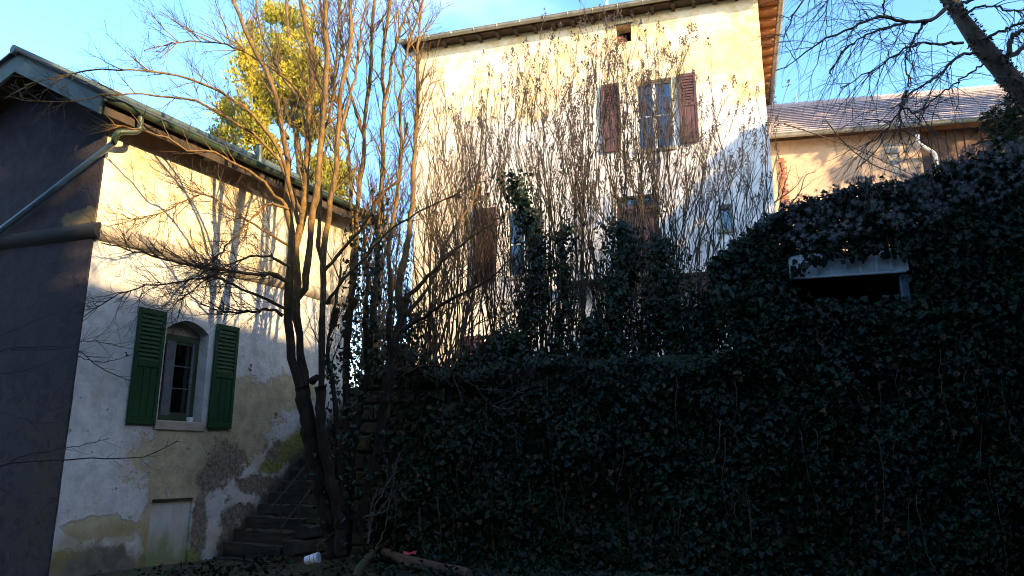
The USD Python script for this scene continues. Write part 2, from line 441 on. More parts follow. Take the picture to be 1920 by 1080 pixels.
m_zinc = plain('weathered_zinc', (0.30, 0.29, 0.25), (0.21, 0.20, 0.17), 4, 0.45, 0.15, metallic=0.35)
m_bluepipe = plain('blue_grey_pipe', (0.07, 0.11, 0.16), (0.045, 0.07, 0.10), 5, 0.3)
m_whitepipe = plain('white_pipe', (0.62, 0.64, 0.64), (0.5, 0.52, 0.52), 5, 0.4)
m_tile = plain('mossy_red_tile', (0.24, 0.105, 0.055), (0.30, 0.20, 0.06), 6, 0.85)
m_slate = plain('dark_roof_tile', (0.035, 0.034, 0.038), (0.05, 0.045, 0.042), 6, 0.8)
m_brick = plain('orange_brick', (0.34, 0.13, 0.06), (0.26, 0.10, 0.05), 9, 0.9)
m_mortar = plain('mortar', (0.33, 0.28, 0.22), None, rough=0.95)
m_cement = plain('grey_cement', (0.30, 0.29, 0.27), (0.22, 0.21, 0.20), 4, 0.9)
def infill():
    g = NG(); z = g.xyz()[2]
    n1, n2 = g.noise(3.0, 6.0, 0.65, g.n('mapping', 'vector', vector=g.pos(), scale=(1, 1, 0.4))), g.noise(16.0, 4.0)
    col = g.mixc(g.rng(n1, 0.35, 0.65), (0.44, 0.44, 0.41), (0.33, 0.33, 0.28))
    col = g.mixc(g.rng(g.math('add', z, g.math('multiply', g.math('subtract', n1, 0.5), 1.6)), 0.75, 0.2, 0.0, 0.85), col, (0.13, 0.15, 0.035))
    return g.make('whitened_infill_with_algae', g.bsdf(col, 0.92, normal=g.bump(g.math('add', n1, g.math('multiply', n2, 0.4)), 0.6, 0.03)))


m_door_in = infill()
m_stone = plain('dark_sandstone', (0.045, 0.037, 0.027), (0.028, 0.026, 0.018), 5, 0.92, 0.6, 18, 0.03)
m_mossstone = plain('mossy_sandstone', (0.048, 0.046, 0.013), (0.036, 0.028, 0.018), 7, 0.95, 0.6, 18, 0.03)
m_sill = plain('sandstone_sill', (0.34, 0.285, 0.22), (0.24, 0.20, 0.16), 5, 0.9)
m_corr = plain('white_sheet_metal', (0.46, 0.49, 0.52), (0.30, 0.32, 0.33), 2.5, 0.45)
m_black = plain('dark_interior', (0.012, 0.012, 0.014), None, rough=0.9)
m_curtain = plain('pale_curtain', (0.45, 0.45, 0.44), (0.35, 0.35, 0.35), 3, 0.9)
m_glass = pane_mat('window_glass', (0.55, 0.6, 0.65))
m_bark = bark('warm_brown_bark', (0.125, 0.076, 0.032), (0.062, 0.039, 0.02), (0.15, 0.13, 0.10), 0.3)  # even warm brown with pale lichen
def shade_graded_bark():
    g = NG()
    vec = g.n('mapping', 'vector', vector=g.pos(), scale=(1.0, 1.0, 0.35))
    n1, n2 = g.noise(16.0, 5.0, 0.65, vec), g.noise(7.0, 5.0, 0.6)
    lit_bark = g.mixc(g.rng(n1, 0.35, 0.65), (0.21, 0.125, 0.045), (0.10, 0.06, 0.025))
    old = g.mixc(g.rng(n1, 0.35, 0.65), (0.022, 0.013, 0.007), (0.009, 0.006, 0.004))  # dark tone painted for the shaded lower stems
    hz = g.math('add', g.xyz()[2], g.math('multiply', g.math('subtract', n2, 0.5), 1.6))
    col = g.mixc(g.rng(hz, 3.2, 5.4), old, lit_bark)  # light painted into the bark by height: near-black low, golden above
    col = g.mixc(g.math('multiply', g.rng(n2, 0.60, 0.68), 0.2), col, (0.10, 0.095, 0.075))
    return g.make('plum_bark_shaded_low', g.bsdf(col, 0.9, normal=g.bump(n1, 0.9, 0.03), specular_ior_level=0.2))


m_plum = shade_graded_bark()
m_twig = plain('twig_bark', (0.05, 0.032, 0.02), (0.032, 0.022, 0.015), 3, 0.8)
m_willow = plain('yellow_brown_bark', (0.085, 0.053, 0.018), (0.048, 0.03, 0.013), 3, 0.8)
m_lilac = plain('grey_brown_stems', (0.052, 0.036, 0.018), (0.032, 0.023, 0.014), 3, 0.85)
m_seed = plain('dry_seed_heads', (0.028, 0.019, 0.022), (0.05, 0.03, 0.024), 4, 0.8)
m_mossbark = bark('mossy_dark_bark', (0.035, 0.024, 0.018), (0.06, 0.04, 0.027), (0.06, 0.058, 0.016), 0.6)
m_vine = plain('dry_vines', (0.07, 0.046, 0.03), (0.04, 0.027, 0.02), 3, 0.85)
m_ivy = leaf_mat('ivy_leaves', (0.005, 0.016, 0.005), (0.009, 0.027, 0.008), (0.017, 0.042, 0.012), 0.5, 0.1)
m_ivylit = leaf_mat('ivy_leaves_lit_copy', (0.009, 0.022, 0.009), (0.016, 0.036, 0.013), (0.03, 0.052, 0.015), 0.42, 0.2)  # lighter copy of the ivy, sunlight put into its colour
m_gold = leaf_mat('yellow_green_leaves', (0.40, 0.34, 0.05), (0.66, 0.53, 0.08), (0.80, 0.64, 0.14), 0.5, 0.42)
m_yew = leaf_mat('yew_needles', (0.012, 0.030, 0.014), (0.022, 0.045, 0.018), (0.035, 0.06, 0.022), 0.5, 0.15)
m_moss = leaf_mat('trunk_moss', (0.022, 0.018, 0.010), (0.040, 0.034, 0.010), (0.065, 0.058, 0.012), 0.8, 0.1)
m_dead = leaf_mat('dead_leaves', (0.10, 0.045, 0.025), (0.16, 0.07, 0.04), (0.22, 0.12, 0.07), 0.7, 0.2)
m_fluff = plain('grey_fluff', (0.20, 0.19, 0.20), (0.13, 0.125, 0.13), 6, 0.95)
m_log = bark('reddish_log', (0.10, 0.045, 0.028), (0.06, 0.03, 0.02), (0.13, 0.075, 0.05), 0.4, 10)
m_plastic = plain('white_plastic', (0.62, 0.64, 0.70), None, rough=0.35, bump=0.05)
m_scrap = plain('red_plastic', (0.42, 0.02, 0.02), None, rough=0.4, bump=0.05)
m_spire = plain('pale_spire', (0.42, 0.40, 0.40), None, rough=0.8)


def ground_mat():
    g = NG()
    n1, n2 = g.noise(0.8, 6.0, 0.6), g.noise(9.0, 6.0, 0.7)
    col = g.mixc(g.rng(n1, 0.4, 0.6), (0.032, 0.030, 0.018), (0.028, 0.042, 0.014))
    col = g.mixc(g.math('multiply', g.rng(n2, 0.55, 0.68), 0.6), col, (0.085, 0.05, 0.03))
    return g.make('leafy_earth', g.bsdf(col, 0.95, normal=g.bump(n2, 0.7, 0.05)))


m_ground = ground_mat()


def tile_mat():
    g = NG()
    rnd = g.n('geometry', 'random_per_island')
    n = g.noise(2.0, 5.0, 0.6)
    col = g.n('rgb_ramp', 'color', ramp=[(0.0, (0.36, 0.31, 0.33)), (0.5, (0.43, 0.38, 0.40)), (1.0, (0.50, 0.45, 0.47))], fac=rnd)
    col = g.mixc(g.math('multiply', g.rng(n, 0.55, 0.7), 0.4), col, (0.16, 0.12, 0.10))
    return g.make('pale_clay_tile', g.bsdf(col, 0.75))


m_ptile = tile_mat()

# ------------------------------------------------------------------ ground
gx = np.unique(np.r_[-900, -400, -200, -100, -60, -40, -25, -16, np.arange(-11, 13.01, 0.2), 16, 25, 40, 60, 100, 200, 400, 900])
gy = np.unique(np.r_[-900, -400, -200, -100, -60, -40, -25, -15, -10, np.arange(-6, 9, 1.0), np.arange(9, 22.01, 0.2), 25, 30, 40, 60, 100, 200, 400, 900])
X, Y = np.meshgrid(gx, gy)


def ground_z(x, y):
    x, y = np.asarray(x, float), np.asarray(y, float)
    p = np.stack([x, y, np.zeros_like(x)], -1)
    sr, orr = (p - R.P) @ R.d, (p - R.P) @ R.n
    sl, ol = (p - L.P) @ L.d, (p - L.P) @ L.n
    t = np.clip((-orr - 0.12) / 0.25, 0, 1) * np.where(sr > 0, 1, 0)
    t2 = np.clip((sl - 6.1) / 0.3, 0, 1) * np.where(ol > -6, 1, 0)
    t = np.maximum(t, np.where(sr > -12, t2, t2))
    z = 3.15 * t * np.clip(1 - np.maximum(0, np.abs(x) - 60) / 300, 0, 1)
    z = z + 0.07 * (fbm(np.stack([x * 0.7, y * 0.7, 0 * x], -1), 4, 3) - 0.5) * (np.hypot(x, y) < 40)
    return z + 0.10


nz_, nx_ = X.shape
V = np.stack([X, Y, ground_z(X, Y)], -1).reshape(-1, 3)
i, j = np.meshgrid(np.arange(nz_ - 1), np.arange(nx_ - 1), indexing='ij')
a = i * nx_ + j
q = np.stack([a, a + 1, a + nx_ + 1, a + nx_], -1).reshape(-1, 4)
solo('ground', (V, q), m_ground, 'dark leafy earth of the yard and the terrace', kind='structure', smooth=True)

# ------------------------------------------------------------------ left outhouse
HL, GW = 5.62, 3.04                                   # length of the long wall, width of the gable
house = thing('outhouse', 'small two-storey outhouse with dark gable and cream limewashed long wall', 'outhouse', (L.P[0], L.P[1], 0.1))
ridge_s, ridge_z, pitch = -1.50, 7.73, 0.538
eave_z = 6.62


def arch(s0, s1, z0, zs, rise, n=9):
    """Opening with a segmental head."""
    t = np.linspace(0, 1, n)
    return Polygon([(s0, z0), (s1, z0)] + [(s1 + (s0 - s1) * k, zs + rise * math.sin(math.pi * k)) for k in t])


def ragged(poly, amp, seed, step=0.07):
    """An outline whose long straight edges wander a little, as old plaster does."""
    ring = poly.exterior.segmentize(step)
    c = np.array(ring.coords)
    c = c + (np.stack([noise(np.column_stack([c * 4, 0 * c[:, :1]]), seed), noise(np.column_stack([c * 4, 0 * c[:, :1] + 9]), seed)], 1) - 0.5) * 2 * amp
    return Polygon(c)


win = arch(1.36, 2.17, 2.27, 3.72, 0.17)
blind = sbox(1.42, -0.4, 2.15, 1.075)
wallp = ragged(sbox(0, -0.3, HL, eave_z + 0.14), 0.008, 4).difference(win).difference(blind)
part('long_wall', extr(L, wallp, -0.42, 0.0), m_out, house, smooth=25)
part('walled_up_door', extr(L, ragged(sbox(1.42, -0.4, 2.15, 1.075), 0.004, 2), -0.42, -0.045), m_door_in, house)
part('lintel_ledge', wbox(L, 1.44, 2.14, 1.06, 1.085, -0.045, 0.02), m_darkwood, house)
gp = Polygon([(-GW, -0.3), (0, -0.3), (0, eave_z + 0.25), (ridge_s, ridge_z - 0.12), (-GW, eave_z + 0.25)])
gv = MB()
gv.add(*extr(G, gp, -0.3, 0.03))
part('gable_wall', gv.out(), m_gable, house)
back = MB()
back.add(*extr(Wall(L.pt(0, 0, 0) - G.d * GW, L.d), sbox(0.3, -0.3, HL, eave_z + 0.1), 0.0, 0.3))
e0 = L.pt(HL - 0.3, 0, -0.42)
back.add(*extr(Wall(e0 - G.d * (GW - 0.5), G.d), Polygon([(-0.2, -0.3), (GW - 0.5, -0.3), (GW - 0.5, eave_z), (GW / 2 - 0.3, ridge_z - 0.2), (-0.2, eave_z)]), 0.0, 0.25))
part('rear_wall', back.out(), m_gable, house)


def roofpt(k, sl, side, up=0.0):
    """k: metres down the slope in plan from the ridge; sl: metres along the long wall; side: +1 towards the long wall."""
    p = G.pt(ridge_s + side * k, ridge_z - pitch * k + up, 0.0)
    return p + L.d * sl


for side in (1, -1):
    c = [roofpt(k, sl, side, u) for u in (0.0, 0.13) for k, sl in ((0, -0.42), (1.86, -0.42), (1.86, HL + 0.3), (0, HL + 0.3))]
    part('roof_slope', hexa(c), m_soffit, house)
    c = [roofpt(k, sl, side, u) for u in (0.134, 0.19) for k, sl in ((-0.02, -0.47), (1.93, -0.47), (1.93, HL + 0.35), (-0.02, HL + 0.35))]
    part('roof_covering', hexa(c), m_slate, house)
    c = [roofpt(k, sl, side, u) for u in (-0.15, 0.131) for k, sl in ((0, -0.47), (1.88, -0.47), (1.88, -0.425), (0, -0.425))]
    part('barge_board', hexa(c), m_teal, house)
    for k in range(7):
        c = [roofpt(kk, sl, side, u + 0.004 * (k % 3)) for u in (0.194, 0.225) for kk, sl in ((k * 0.27 + 0.01, -0.52), (k * 0.27 + 0.262, -0.52), (k * 0.27 + 0.262, -0.22), (k * 0.27 + 0.01, -0.22))]
        part('verge_tile', hexa(c), m_slate, house)
rp = [G.pt(ridge_s, ridge_z + 0.2, 0) + L.d * t for t in (-0.55, HL + 0.3)]
part('ridge_cap', tubes(np.array(rp), np.array([0.075, 0.075]), 10, True), m_teal, house, smooth=40)
# rafters and gutter of the long eave
for k in range(15):
    sl = 0.12 + k * 0.385
    c = [roofpt(kk, sl + e, 1, u) for u in (-0.11, -0.003) for kk, e in ((1.40, -0.035), (1.82, -0.035), (1.82, 0.035), (1.40, 0.035))]
    part('rafter', hexa(c), m_brown, house)
part('fascia_board', wbox(Wall(roofpt(1.90, 0, 1), L.d), -0.40, HL + 0.3, ridge_z - pitch * 1.90 - 0.13, ridge_z - pitch * 1.90 + 0.10, -0.03, 0.0), m_darkwood, house)


def half_gutter(p0, p1, r, outward, n=10):
    """A half-round gutter between two points with a rolled front edge."""
    an = np.linspace(np.pi, 2 * np.pi, n)
    ring = lambda p, rr: np.array([p + outward * rr * math.cos(t) + UP * rr * math.sin(t) for t in an])
    mb = MB()
    rows = [ring(p0, r), ring(p1, r), ring(p0, r * 0.88), ring(p1, r * 0.88)]
    v = np.vstack(rows); f = []
    for k in range(n - 1):
        f += [[k, n + k, n + k + 1, k + 1], [2 * n + k, 2 * n + k + 1, 3 * n + k + 1, 3 * n + k]]
    for e in (0, n - 1):
        f += [[e, 2 * n + e, 3 * n + e, n + e]]
    mb.add(v, np.array(f))
    mb.add(*tubes(np.array([p0 + outward * r, p1 + outward * r]), np.array([0.011, 0.011]), 6))
    return mb.out()


gz = ridge_z - pitch * 1.90 + 0.10
gb = roofpt(1.90, 0, 1); gb[2] = gz
go = gb + L.n * 0.085
part('gutter', half_gutter(go + L.d * -0.45, go + L.d * (HL + 0.35), 0.075, L.n), m_gutgreen, house, smooth=40)
for k in range(8):
    p = go + L.d * (0.1 + k * 0.75)
    part('gutter_bracket', tubes(np.array([p + L.n * 0.08 * math.cos(t) + UP * 0.083 * math.sin(t) for t in np.linspace(math.pi, 2 * math.pi, 7)]), np.full(7, 0.008), 4), m_gutgreen, house)
dp = [go + L.d * 0.10 - UP * 0.05, go + L.d * 0.10 - UP * 0.30]
sA, zA = G.px(213, 268, 0.12); sB, zB = G.px(0, 432, 0.12); sC, zC = G.px(-260, 628, 0.12)
part('downpipe', pipe([dp[0], dp[1], G.pt(sA + 0.12, zA + 0.13, 0.16), G.pt(sA, zA, 0.12)], 0.048, 26, 10), m_gutgreen, house, smooth=True)
part('downpipe', pipe([G.pt(sA, zA, 0.12), G.pt((sA + sB) / 2, (zA + zB) / 2, 0.115), G.pt(sB, zB, 0.12), G.pt(sC, zC, 0.12)], 0.046, 24, 10), m_bluepipe, house, smooth=True, label='blue grey slanting lower run of the downpipe')
sk, zk = L.px(398, 290, 0.3)
part('eave_bracket', wbox(L, sk - 0.07, sk + 0.07, zk - 0.07, zk + 0.06, 0.1, 0.36), m_gutgreen, house)
part('vent_pipe', pipe([at(486, 306, 14.6), at(486, 272, 14.6)], 0.07), m_gutgreen, house)
# the moulded ledge round the walls
for w, s0, s1 in ((L, 0.0, HL), (G, -GW, 0.11)):
    n = 40 if w is L else 26
    ss = np.linspace(s0, s1, n)
    zz = 4.93 + 0.02 * np.sin(ss * 2.1) - (0.0 if w is L else 0.065 * np.maximum(0, -ss) - 0.0) * 0
    if w is G: zz = 4.93 + 0 * ss
    prof = [(0.0, 0.13), (0.05, 0.125), (0.10, 0.075), (0.115, 0.0), (0.085, -0.07), (0.03, -0.11), (0.0, -0.115)]
    jit = 0.012 * (noise(np.stack([ss * 3, 0 * ss, 0 * ss], -1), 5) - 0.5)
    v = np.array([[w.pt(a_, z_ + pz + jj, po + jj) for po, pz in prof] for a_, z_, jj in zip(ss, zz, jit)])
    k = len(prof); vv = v.reshape(-1, 3); f = []
    for i_ in range(n - 1):
        for j_ in range(k - 1):
            f.append([i_ * k + j_, i_ * k + j_ + 1, (i_ + 1) * k + j_ + 1, (i_ + 1) * k + j_])
    f += [[0, 1, 2, 3], [0, 3, 4, 5], [0, 5, 6, 6]]
    e_ = (n - 1) * k
    f += [[e_, e_ + 3, e_ + 2, e_ + 1], [e_, e_ + 5, e_ + 4, e_ + 3], [e_, e_ + 6, e_ + 5, e_ + 5]]
    part('moulded_ledge', (vv, np.array(f)), m_sill if w is L else m_black, house, smooth=50)
part('broken_plaster_edge', extr(G, ragged(Polygon([(-0.42, 5.06), (0.0, 5.06), (0.0, 5.34), (-0.06, 5.36)]), 0.02, 8), 0.0, 0.035), m_gable, house)


def shutter(w, parent, s0, s1, z0, z1, o, mat, zmid, nslat, boards=3, open_tilt=0.0, name='shutter'):
    """A shutter leaf: frame, slats above, boards below."""
    st = 0.062
    mb = MB()
    for a_, b_ in ((s0, s0 + st), (s1 - st, s1)): mb.add(*chamfer(w, a_, b_, z0, z1, o, o + 0.034, 0.006))
    for a_, b_ in ((z0, z0 + 0.10), (zmid - 0.05, zmid + 0.05), (z1 - 0.09, z1)): mb.add(*chamfer(w, s0 + st, s1 - st, a_, b_, o + 0.002, o + 0.032, 0.006))
    mb.add(*wbox(w, s0 + st, s1 - st, z0 + 0.1, z1 - 0.09, o + 0.001, o + 0.006))
    p = part(name, mb.out(), mat, parent)
    if nslat:
        h = (z1 - 0.09 - zmid - 0.05) / nslat
        for k in range(nslat):
            zc = zmid + 0.05 + (k + 0.5) * h
            c = [w.pt(a_, zc + dz, oo) for dz, oo in ((0.0, None),) for a_, oo in ()] if False else []
            lo, hi = zc - h * 0.48, zc + h * 0.42
            c = [w.pt(s0 + st, lo, o + 0.033), w.pt(s1 - st, lo, o + 0.033), w.pt(s1 - st, lo + 0.010, o + 0.026), w.pt(s0 + st, lo + 0.010, o + 0.026),
                 w.pt(s0 + st, hi, o + 0.010), w.pt(s1 - st, hi, o + 0.010), w.pt(s1 - st, hi + 0.006, o + 0.007), w.pt(s0 + st, hi + 0.006, o + 0.007)]
            part('slat', (np.array(c), np.array([[0, 1, 5, 4], [0, 3, 2, 1], [3, 7, 6, 2], [4, 5, 6, 7], [0, 4, 7, 3], [1, 2, 6, 5]])), mat, p)
    bw = (s1 - s0 - 2 * st) / boards
    for k in range(boards):
        part('board', chamfer(w, s0 + st + k * bw + 0.004, s0 + st + (k + 1) * bw - 0.004, z0 + 0.105, zmid - 0.055, o + 0.006, o + 0.022, 0.006), mat, p)
    for zc in (z0 + 0.25, z1 - 0.25):
        part('hinge', wbox(w, s0 + 0.01 if s0 > 2 else s1 - 0.06, s0 + 0.06 if s0 > 2 else s1 - 0.01, zc - 0.02, zc + 0.02, o + 0.036, o + 0.044), m_darkwood, p)
    return p


shutter(L, house, 0.82, 1.30, 2.19, 3.955, 0.03, m_green, 3.10, 11)
shutter(L, house, 2.27, 2.75, 2.18, 3.93, 0.03, m_green, 3.07, 11)
# the window between them
wf = part('window', extr(L, sbox(1.36, 2.27, 2.17, 3.67).difference(sbox(1.43, 2.37, 2.10, 3.57)), -0.30, -0.22), m_frame_green, house)
part('arch_infill', extr(L, arch(1.36, 2.17, 3.672, 3.72, 0.17), -0.30, -0.24), m_sill, house)
part('window_sill', chamfer(L, 1.30, 2.24, 2.12, 2.268, -0.22, 0.03), m_sill, house)
part('pane', wbox(L, 1.43, 2.10, 2.37, 3.57, -0.275, -0.27), m_glass, wf)
ma, mb_ = L.px(310, 680, -0.235)[0], L.px(327, 680, -0.235)[0]
cas = MB()
for a_, b_, c_, d_ in ((ma, mb_, 2.37, 3.57), (1.43, 1.465, 2.37, 3.57), (2.06, 2.10, 2.37, 3.57)):
    cas.add(*wbox(L, a_, b_, c_, d_, -0.262, -0.228))
part('casement_stiles', cas.out(), m_paleblue, wf)
for a_, b_ in ((1.465, ma), (mb_, 2.06)):
    for zb in (2.80, 3.16):
        part('glazing_bar', wbox(L, a_, b_, zb, zb + 0.014, -0.262, -0.24), m_paleblue, wf)
    for c_, d_ in ((2.37, 2.42), (3.52, 3.57)):
        part('casement_rail', wbox(L, a_, b_, c_, d_, -0.262, -0.234), m_frame_green, wf)
part('room_interior', wbox(L, 0.9, 2.7, 2.0, 3.9, -1.6, -1.5), m_black, house)
# small white pot on the sill
th = np.linspace(0, 2 * math.pi, 17)[:-1]
sp_, zp_ = L.px(361, 790, -0.06)
pot = [L.pt(2.02, 2.272 + h, -0.09) for h in (0, 0, 0.075, 0.075, 0.02)]
solo('flower_pot', tubes(np.array(pot), np.array([0.005, 0.045, 0.058, 0.05, 0.04]), 14, True), m_plastic, 'little white pot standing on the stone sill of the green-framed window', 'pot', smooth=40)

# ------------------------------------------------------------------ tall house
tall = thing('tall_house', 'tall cream plastered three-storey house with red-brown shutters and zinc gutter', 'house', M.pt(-4.5, 3.2, 0))
S0, ZB, ZT = -9.12, 2.9, 13.05
W_up = sbox(-3.12, 9.25, -2.22, 11.12)
W_mid = sbox(-6.55, 6.22, -5.58, 7.98)
W_cl = sbox(-3.70, 6.10, -2.68, 8.06)
W_sm = sbox(-1.28, 7.0, -0.95, 7.62)
W_at = sbox(-3.55, 12.30, -3.16, 12.80)
W_low = sbox(-7.10, 3.68, -6.02, 4.75)
W_dr = sbox(-2.2, 3.0, -1.72, 5.2)
tw = ragged(sbox(S0, ZB, 0, ZT), 0.012, 11, 0.15)
for o_ in (W_up, W_mid, W_cl, W_sm, W_at, W_low, W_dr): tw = tw.difference(o_)
part('front_wall', extr(M, tw, -0.4, 0.0), m_tall, tall, smooth=25)
DEP = 6.2
sides = MB()
sides.add(*wbox(M, -0.4, -0.001, ZB, ZT, -DEP, -0.401)); sides.add(*wbox(M, S0 + 0.001, S0 + 0.4, ZB, ZT, -DEP, -0.401)); sides.add(*wbox(M, S0, 0, ZB, ZT, -DEP - 0.3, -DEP))
for z_ in (5.6, 8.6, 11.7): sides.add(*wbox(M, S0 + 0.4, -0.4, z_, z_ + 0.1, -DEP, -0.401))
part('side_wall', sides.out(), m_tall, tall)
part('interior_partition', wbox(M, S0 + 0.4, -0.4, ZB, 12.8, -2.2, -2.1), m_black, tall)
# roof
OH, SR, SLf = 0.32, 0.52, 0.42
ez = 13.06
es0, es1, eo0, eo1 = S0 - SLf, SR, OH, -DEP - 0.8
hull = trimesh.convex.convex_hull(np.array([M.pt(a_, z_, o_) for a_, z_, o_ in ((es0, ez, eo0), (es1, ez, eo0), (es1, ez, eo1), (es0, ez, eo1), (es0, ez + 0.05, eo0), (es1, ez + 0.05, eo0), (es1, ez + 0.05, eo1), (es0, ez + 0.05, eo1), (es0 + 2.6, ez + 1.5, (eo0 + eo1) / 2), (es1 - 2.6, ez + 1.5, (eo0 + eo1) / 2))]))
part('roof', (hull.vertices, hull.faces), m_soffit, tall)
for k in range(46):                                    # first course of tiles over the gutter
    a_ = es0 + 0.02 + k * 0.221
    part('eave_tile', wbox(M, a_, a_ + 0.205, ez + 0.09 + 0.006 * (k % 3), ez + 0.125 + 0.006 * (k % 3), eo0 - 0.25, eo0 + 0.07), m_tile, tall)
part('front_soffit', wbox(M, es0 + 0.01, es1 - 0.6, ez - 0.025, ez - 0.003, 0.004, eo0), m_darkwood, tall)
part('front_gutter', half_gutter(M.pt(es0 - 0.03, ez + 0.07, OH + 0.085), M.pt(es1 + 0.1, ez + 0.07, OH + 0.085), 0.085, M.n), m_zinc, tall, smooth=40)
for k in range(16):
    p_ = M.pt(es0 + 0.25 + k * 0.65, ez + 0.07, OH + 0.085)
    part('gutter_bracket', tubes(np.array([p_ + M.n * 0.09 * math.cos(t) + UP * 0.092 * math.sin(t) for t in np.linspace(math.pi, 2 * math.pi, 7)]), np.full(7, 0.009), 4), m_zinc, tall)
part('side_gutter', half_gutter(M.pt(SR + 0.085, ez + 0.07, OH + 0.1), M.pt(SR + 0.085, ez + 0.07, eo1), 0.085, M.d), m_zinc, tall, smooth=40)
for k in range(15):                                    # rafter feet of the right-hand eave
    o_ = 0.35 - k * 0.5
    part('rafter', wbox(M, 0.02, SR - 0.02, ez - 0.115, ez - 0.002, o_ - 0.05, o_ + 0.05), m_soffit, tall)
for k in range(19):
    a_ = es0 + 0.2 + k * 0.52
    if a_ < -0.1: part('rafter', wbox(M, a_ - 0.045, a_ + 0.045, ez - 0.11, ez - 0.027, 0.02, OH - 0.04), m_darkwood, tall)
part('gutter_outlet', pipe([M.pt(SR + 0.085, ez - 0.02, eo1 + 0.12), M.pt(SR + 0.085, ez - 0.25, eo1 + 0.12), M.pt(0.1, ez - 0.42, eo1 + 0.3), M.pt(0.06, ez - 0.9, eo1 + 0.3)], 0.06), m_whitepipe, tall, smooth=True)
cb = Polygon([(0, 0), (0, -0.55), (0.06, -0.55), (0.12, -0.38), (0.26, -0.2), (0.40, -0.1), (0.42, 0)])
CW = Wall(M.pt(S0, 0, 0.02), -M.d)
part('corbel', extr(Wall(M.pt(S0, 0, -0.02), -M.d), Polygon([(x_, y_ + ez - 0.01) for x_, y_ in cb.exterior.coords]), -0.12, 0.0), m_sill, tall)
part('vent_pipe', pipe([at(1137, 22, 17.6), at(1137, -40, 17.6)], 0.045), m_whitepipe, tall)


def tall_window(poly, red=0.14, mull=True, curtain=True, bars=1):
    a0, z0, a1, z1 = poly.bounds
    f = sbox(a0, z0, a1, z1).difference(sbox(a0 + 0.05, z0 + 0.05, a1 - 0.05, z1 - 0.05))
    w_ = part('window', extr(M, f, -red - 0.06, -red), m_white, tall)
    am = (a0 + a1) / 2
    if mull: part('mullion', wbox(M, am - 0.04, am + 0.04, z0 + 0.05, z1 - 0.05, -red - 0.05, -red + 0.01), m_white, w_)
    for k in range(bars):
        zb = z0 + (z1 - z0) * (k + 1) / (bars + 1)
        part('glazing_bar', wbox(M, a0 + 0.05, a1 - 0.05, zb - 0.014, zb + 0.014, -red - 0.045, -red - 0.004), m_white, w_)
    for x0, x1 in ((a0 + 0.05, am), (am, a1 - 0.05)):
        part('pane', wbox(M, x0, x1, z0 + 0.05, z1 - 0.05, -red - 0.035, -red - 0.031), m_glass, w_)
    if curtain: part('curtain', wbox(M, a0 + 0.06, a0 + 0.22, z0 + 0.06, z1 - 0.06, -red - 0.2, -red - 0.18), m_curtain, w_)
    part('window_sill', chamfer(M, a0 - 0.06, a1 + 0.06, z0 - 0.10, z0 - 0.002, -red, 0.05), m_sill, tall)
    return w_


tall_window(W_up); tall_window(W_mid); tall_window(W_low, bars=0)
shutter(M, tall, -3.99, -3.52, 9.27, 11.14, 0.03, m_red, 10.30, 9)
shutter(M, tall, -2.06, -1.61, 9.27, 11.14, 0.03, m_red, 10.30, 9)
shutter(M, tall, -7.42, -6.80, 6.12, 8.10, 0.03, m_red, 7.1, 9)
shutter(M, tall, -7.62, -7.14, 3.70, 4.74, 0.03, m_red, 4.2, 5)
# closed shutters with a strip of glass above them
shutter(M, tall, -3.69, -3.20, 6.13, 7.80, -0.06, m_red, 7.0, 0)
shutter(M, tall, -3.18, -2.69, 6.13, 7.80, -0.06, m_red, 7.0, 0)
part('transom_pane', wbox(M, -3.70, -2.68, 7.82, 8.06, -0.16, -0.155), m_glass, tall)
part('shutter_bar', wbox(M, -3.66, -2.72, 7.60, 7.635, -0.024, -0.008), m_darkwood, tall)
part('window_sill', chamfer(M, -3.76, -2.62, 6.0, 6.098, -0.1, 0.05), m_sill, tall)
a0, z0, a1, z1 = W_sm.bounds
sw = part('window', extr(M, sbox(a0, z0, a1, z1).difference(sbox(a0 + 0.04, z0 + 0.04, a1 - 0.04, z1 - 0.04)), -0.26, -0.21), m_white, tall)
part('pane', wbox(M, a0 + 0.04, a1 - 0.04, z0 + 0.04, z1 - 0.04, -0.24, -0.235), m_glass, sw)
part('window_sill', chamfer(M, a0 - 0.05, a1 + 0.05, z0 - 0.09, z0 - 0.002, -0.1, 0.06), m_sill, tall)
part('attic_hatch', extr(M, Polygon([(-3.54, 12.31), (-3.27, 12.31), (-3.30, 12.44), (-3.42, 12.53), (-3.54, 12.54)]), -0.2, -0.10), m_brick, tall)
part('attic_lintel', wbox(M, -3.60, -3.11, 12.802, 12.845, -0.2, 0.012), m_darkwood, tall)
part('door', chamfer(M, -2.19, -1.73, 3.0, 5.19, -0.16, -0.10), m_bluepipe, tall)
part('canopy', wbox(M, -5.05, -1.34, 5.84, 5.90, 0.0, 0.42), m_darkwood, tall)
part('canopy_board', wbox(M, -1.95, -1.30, 5.38, 5.80, 0.0, 0.38), m_brown, tall)

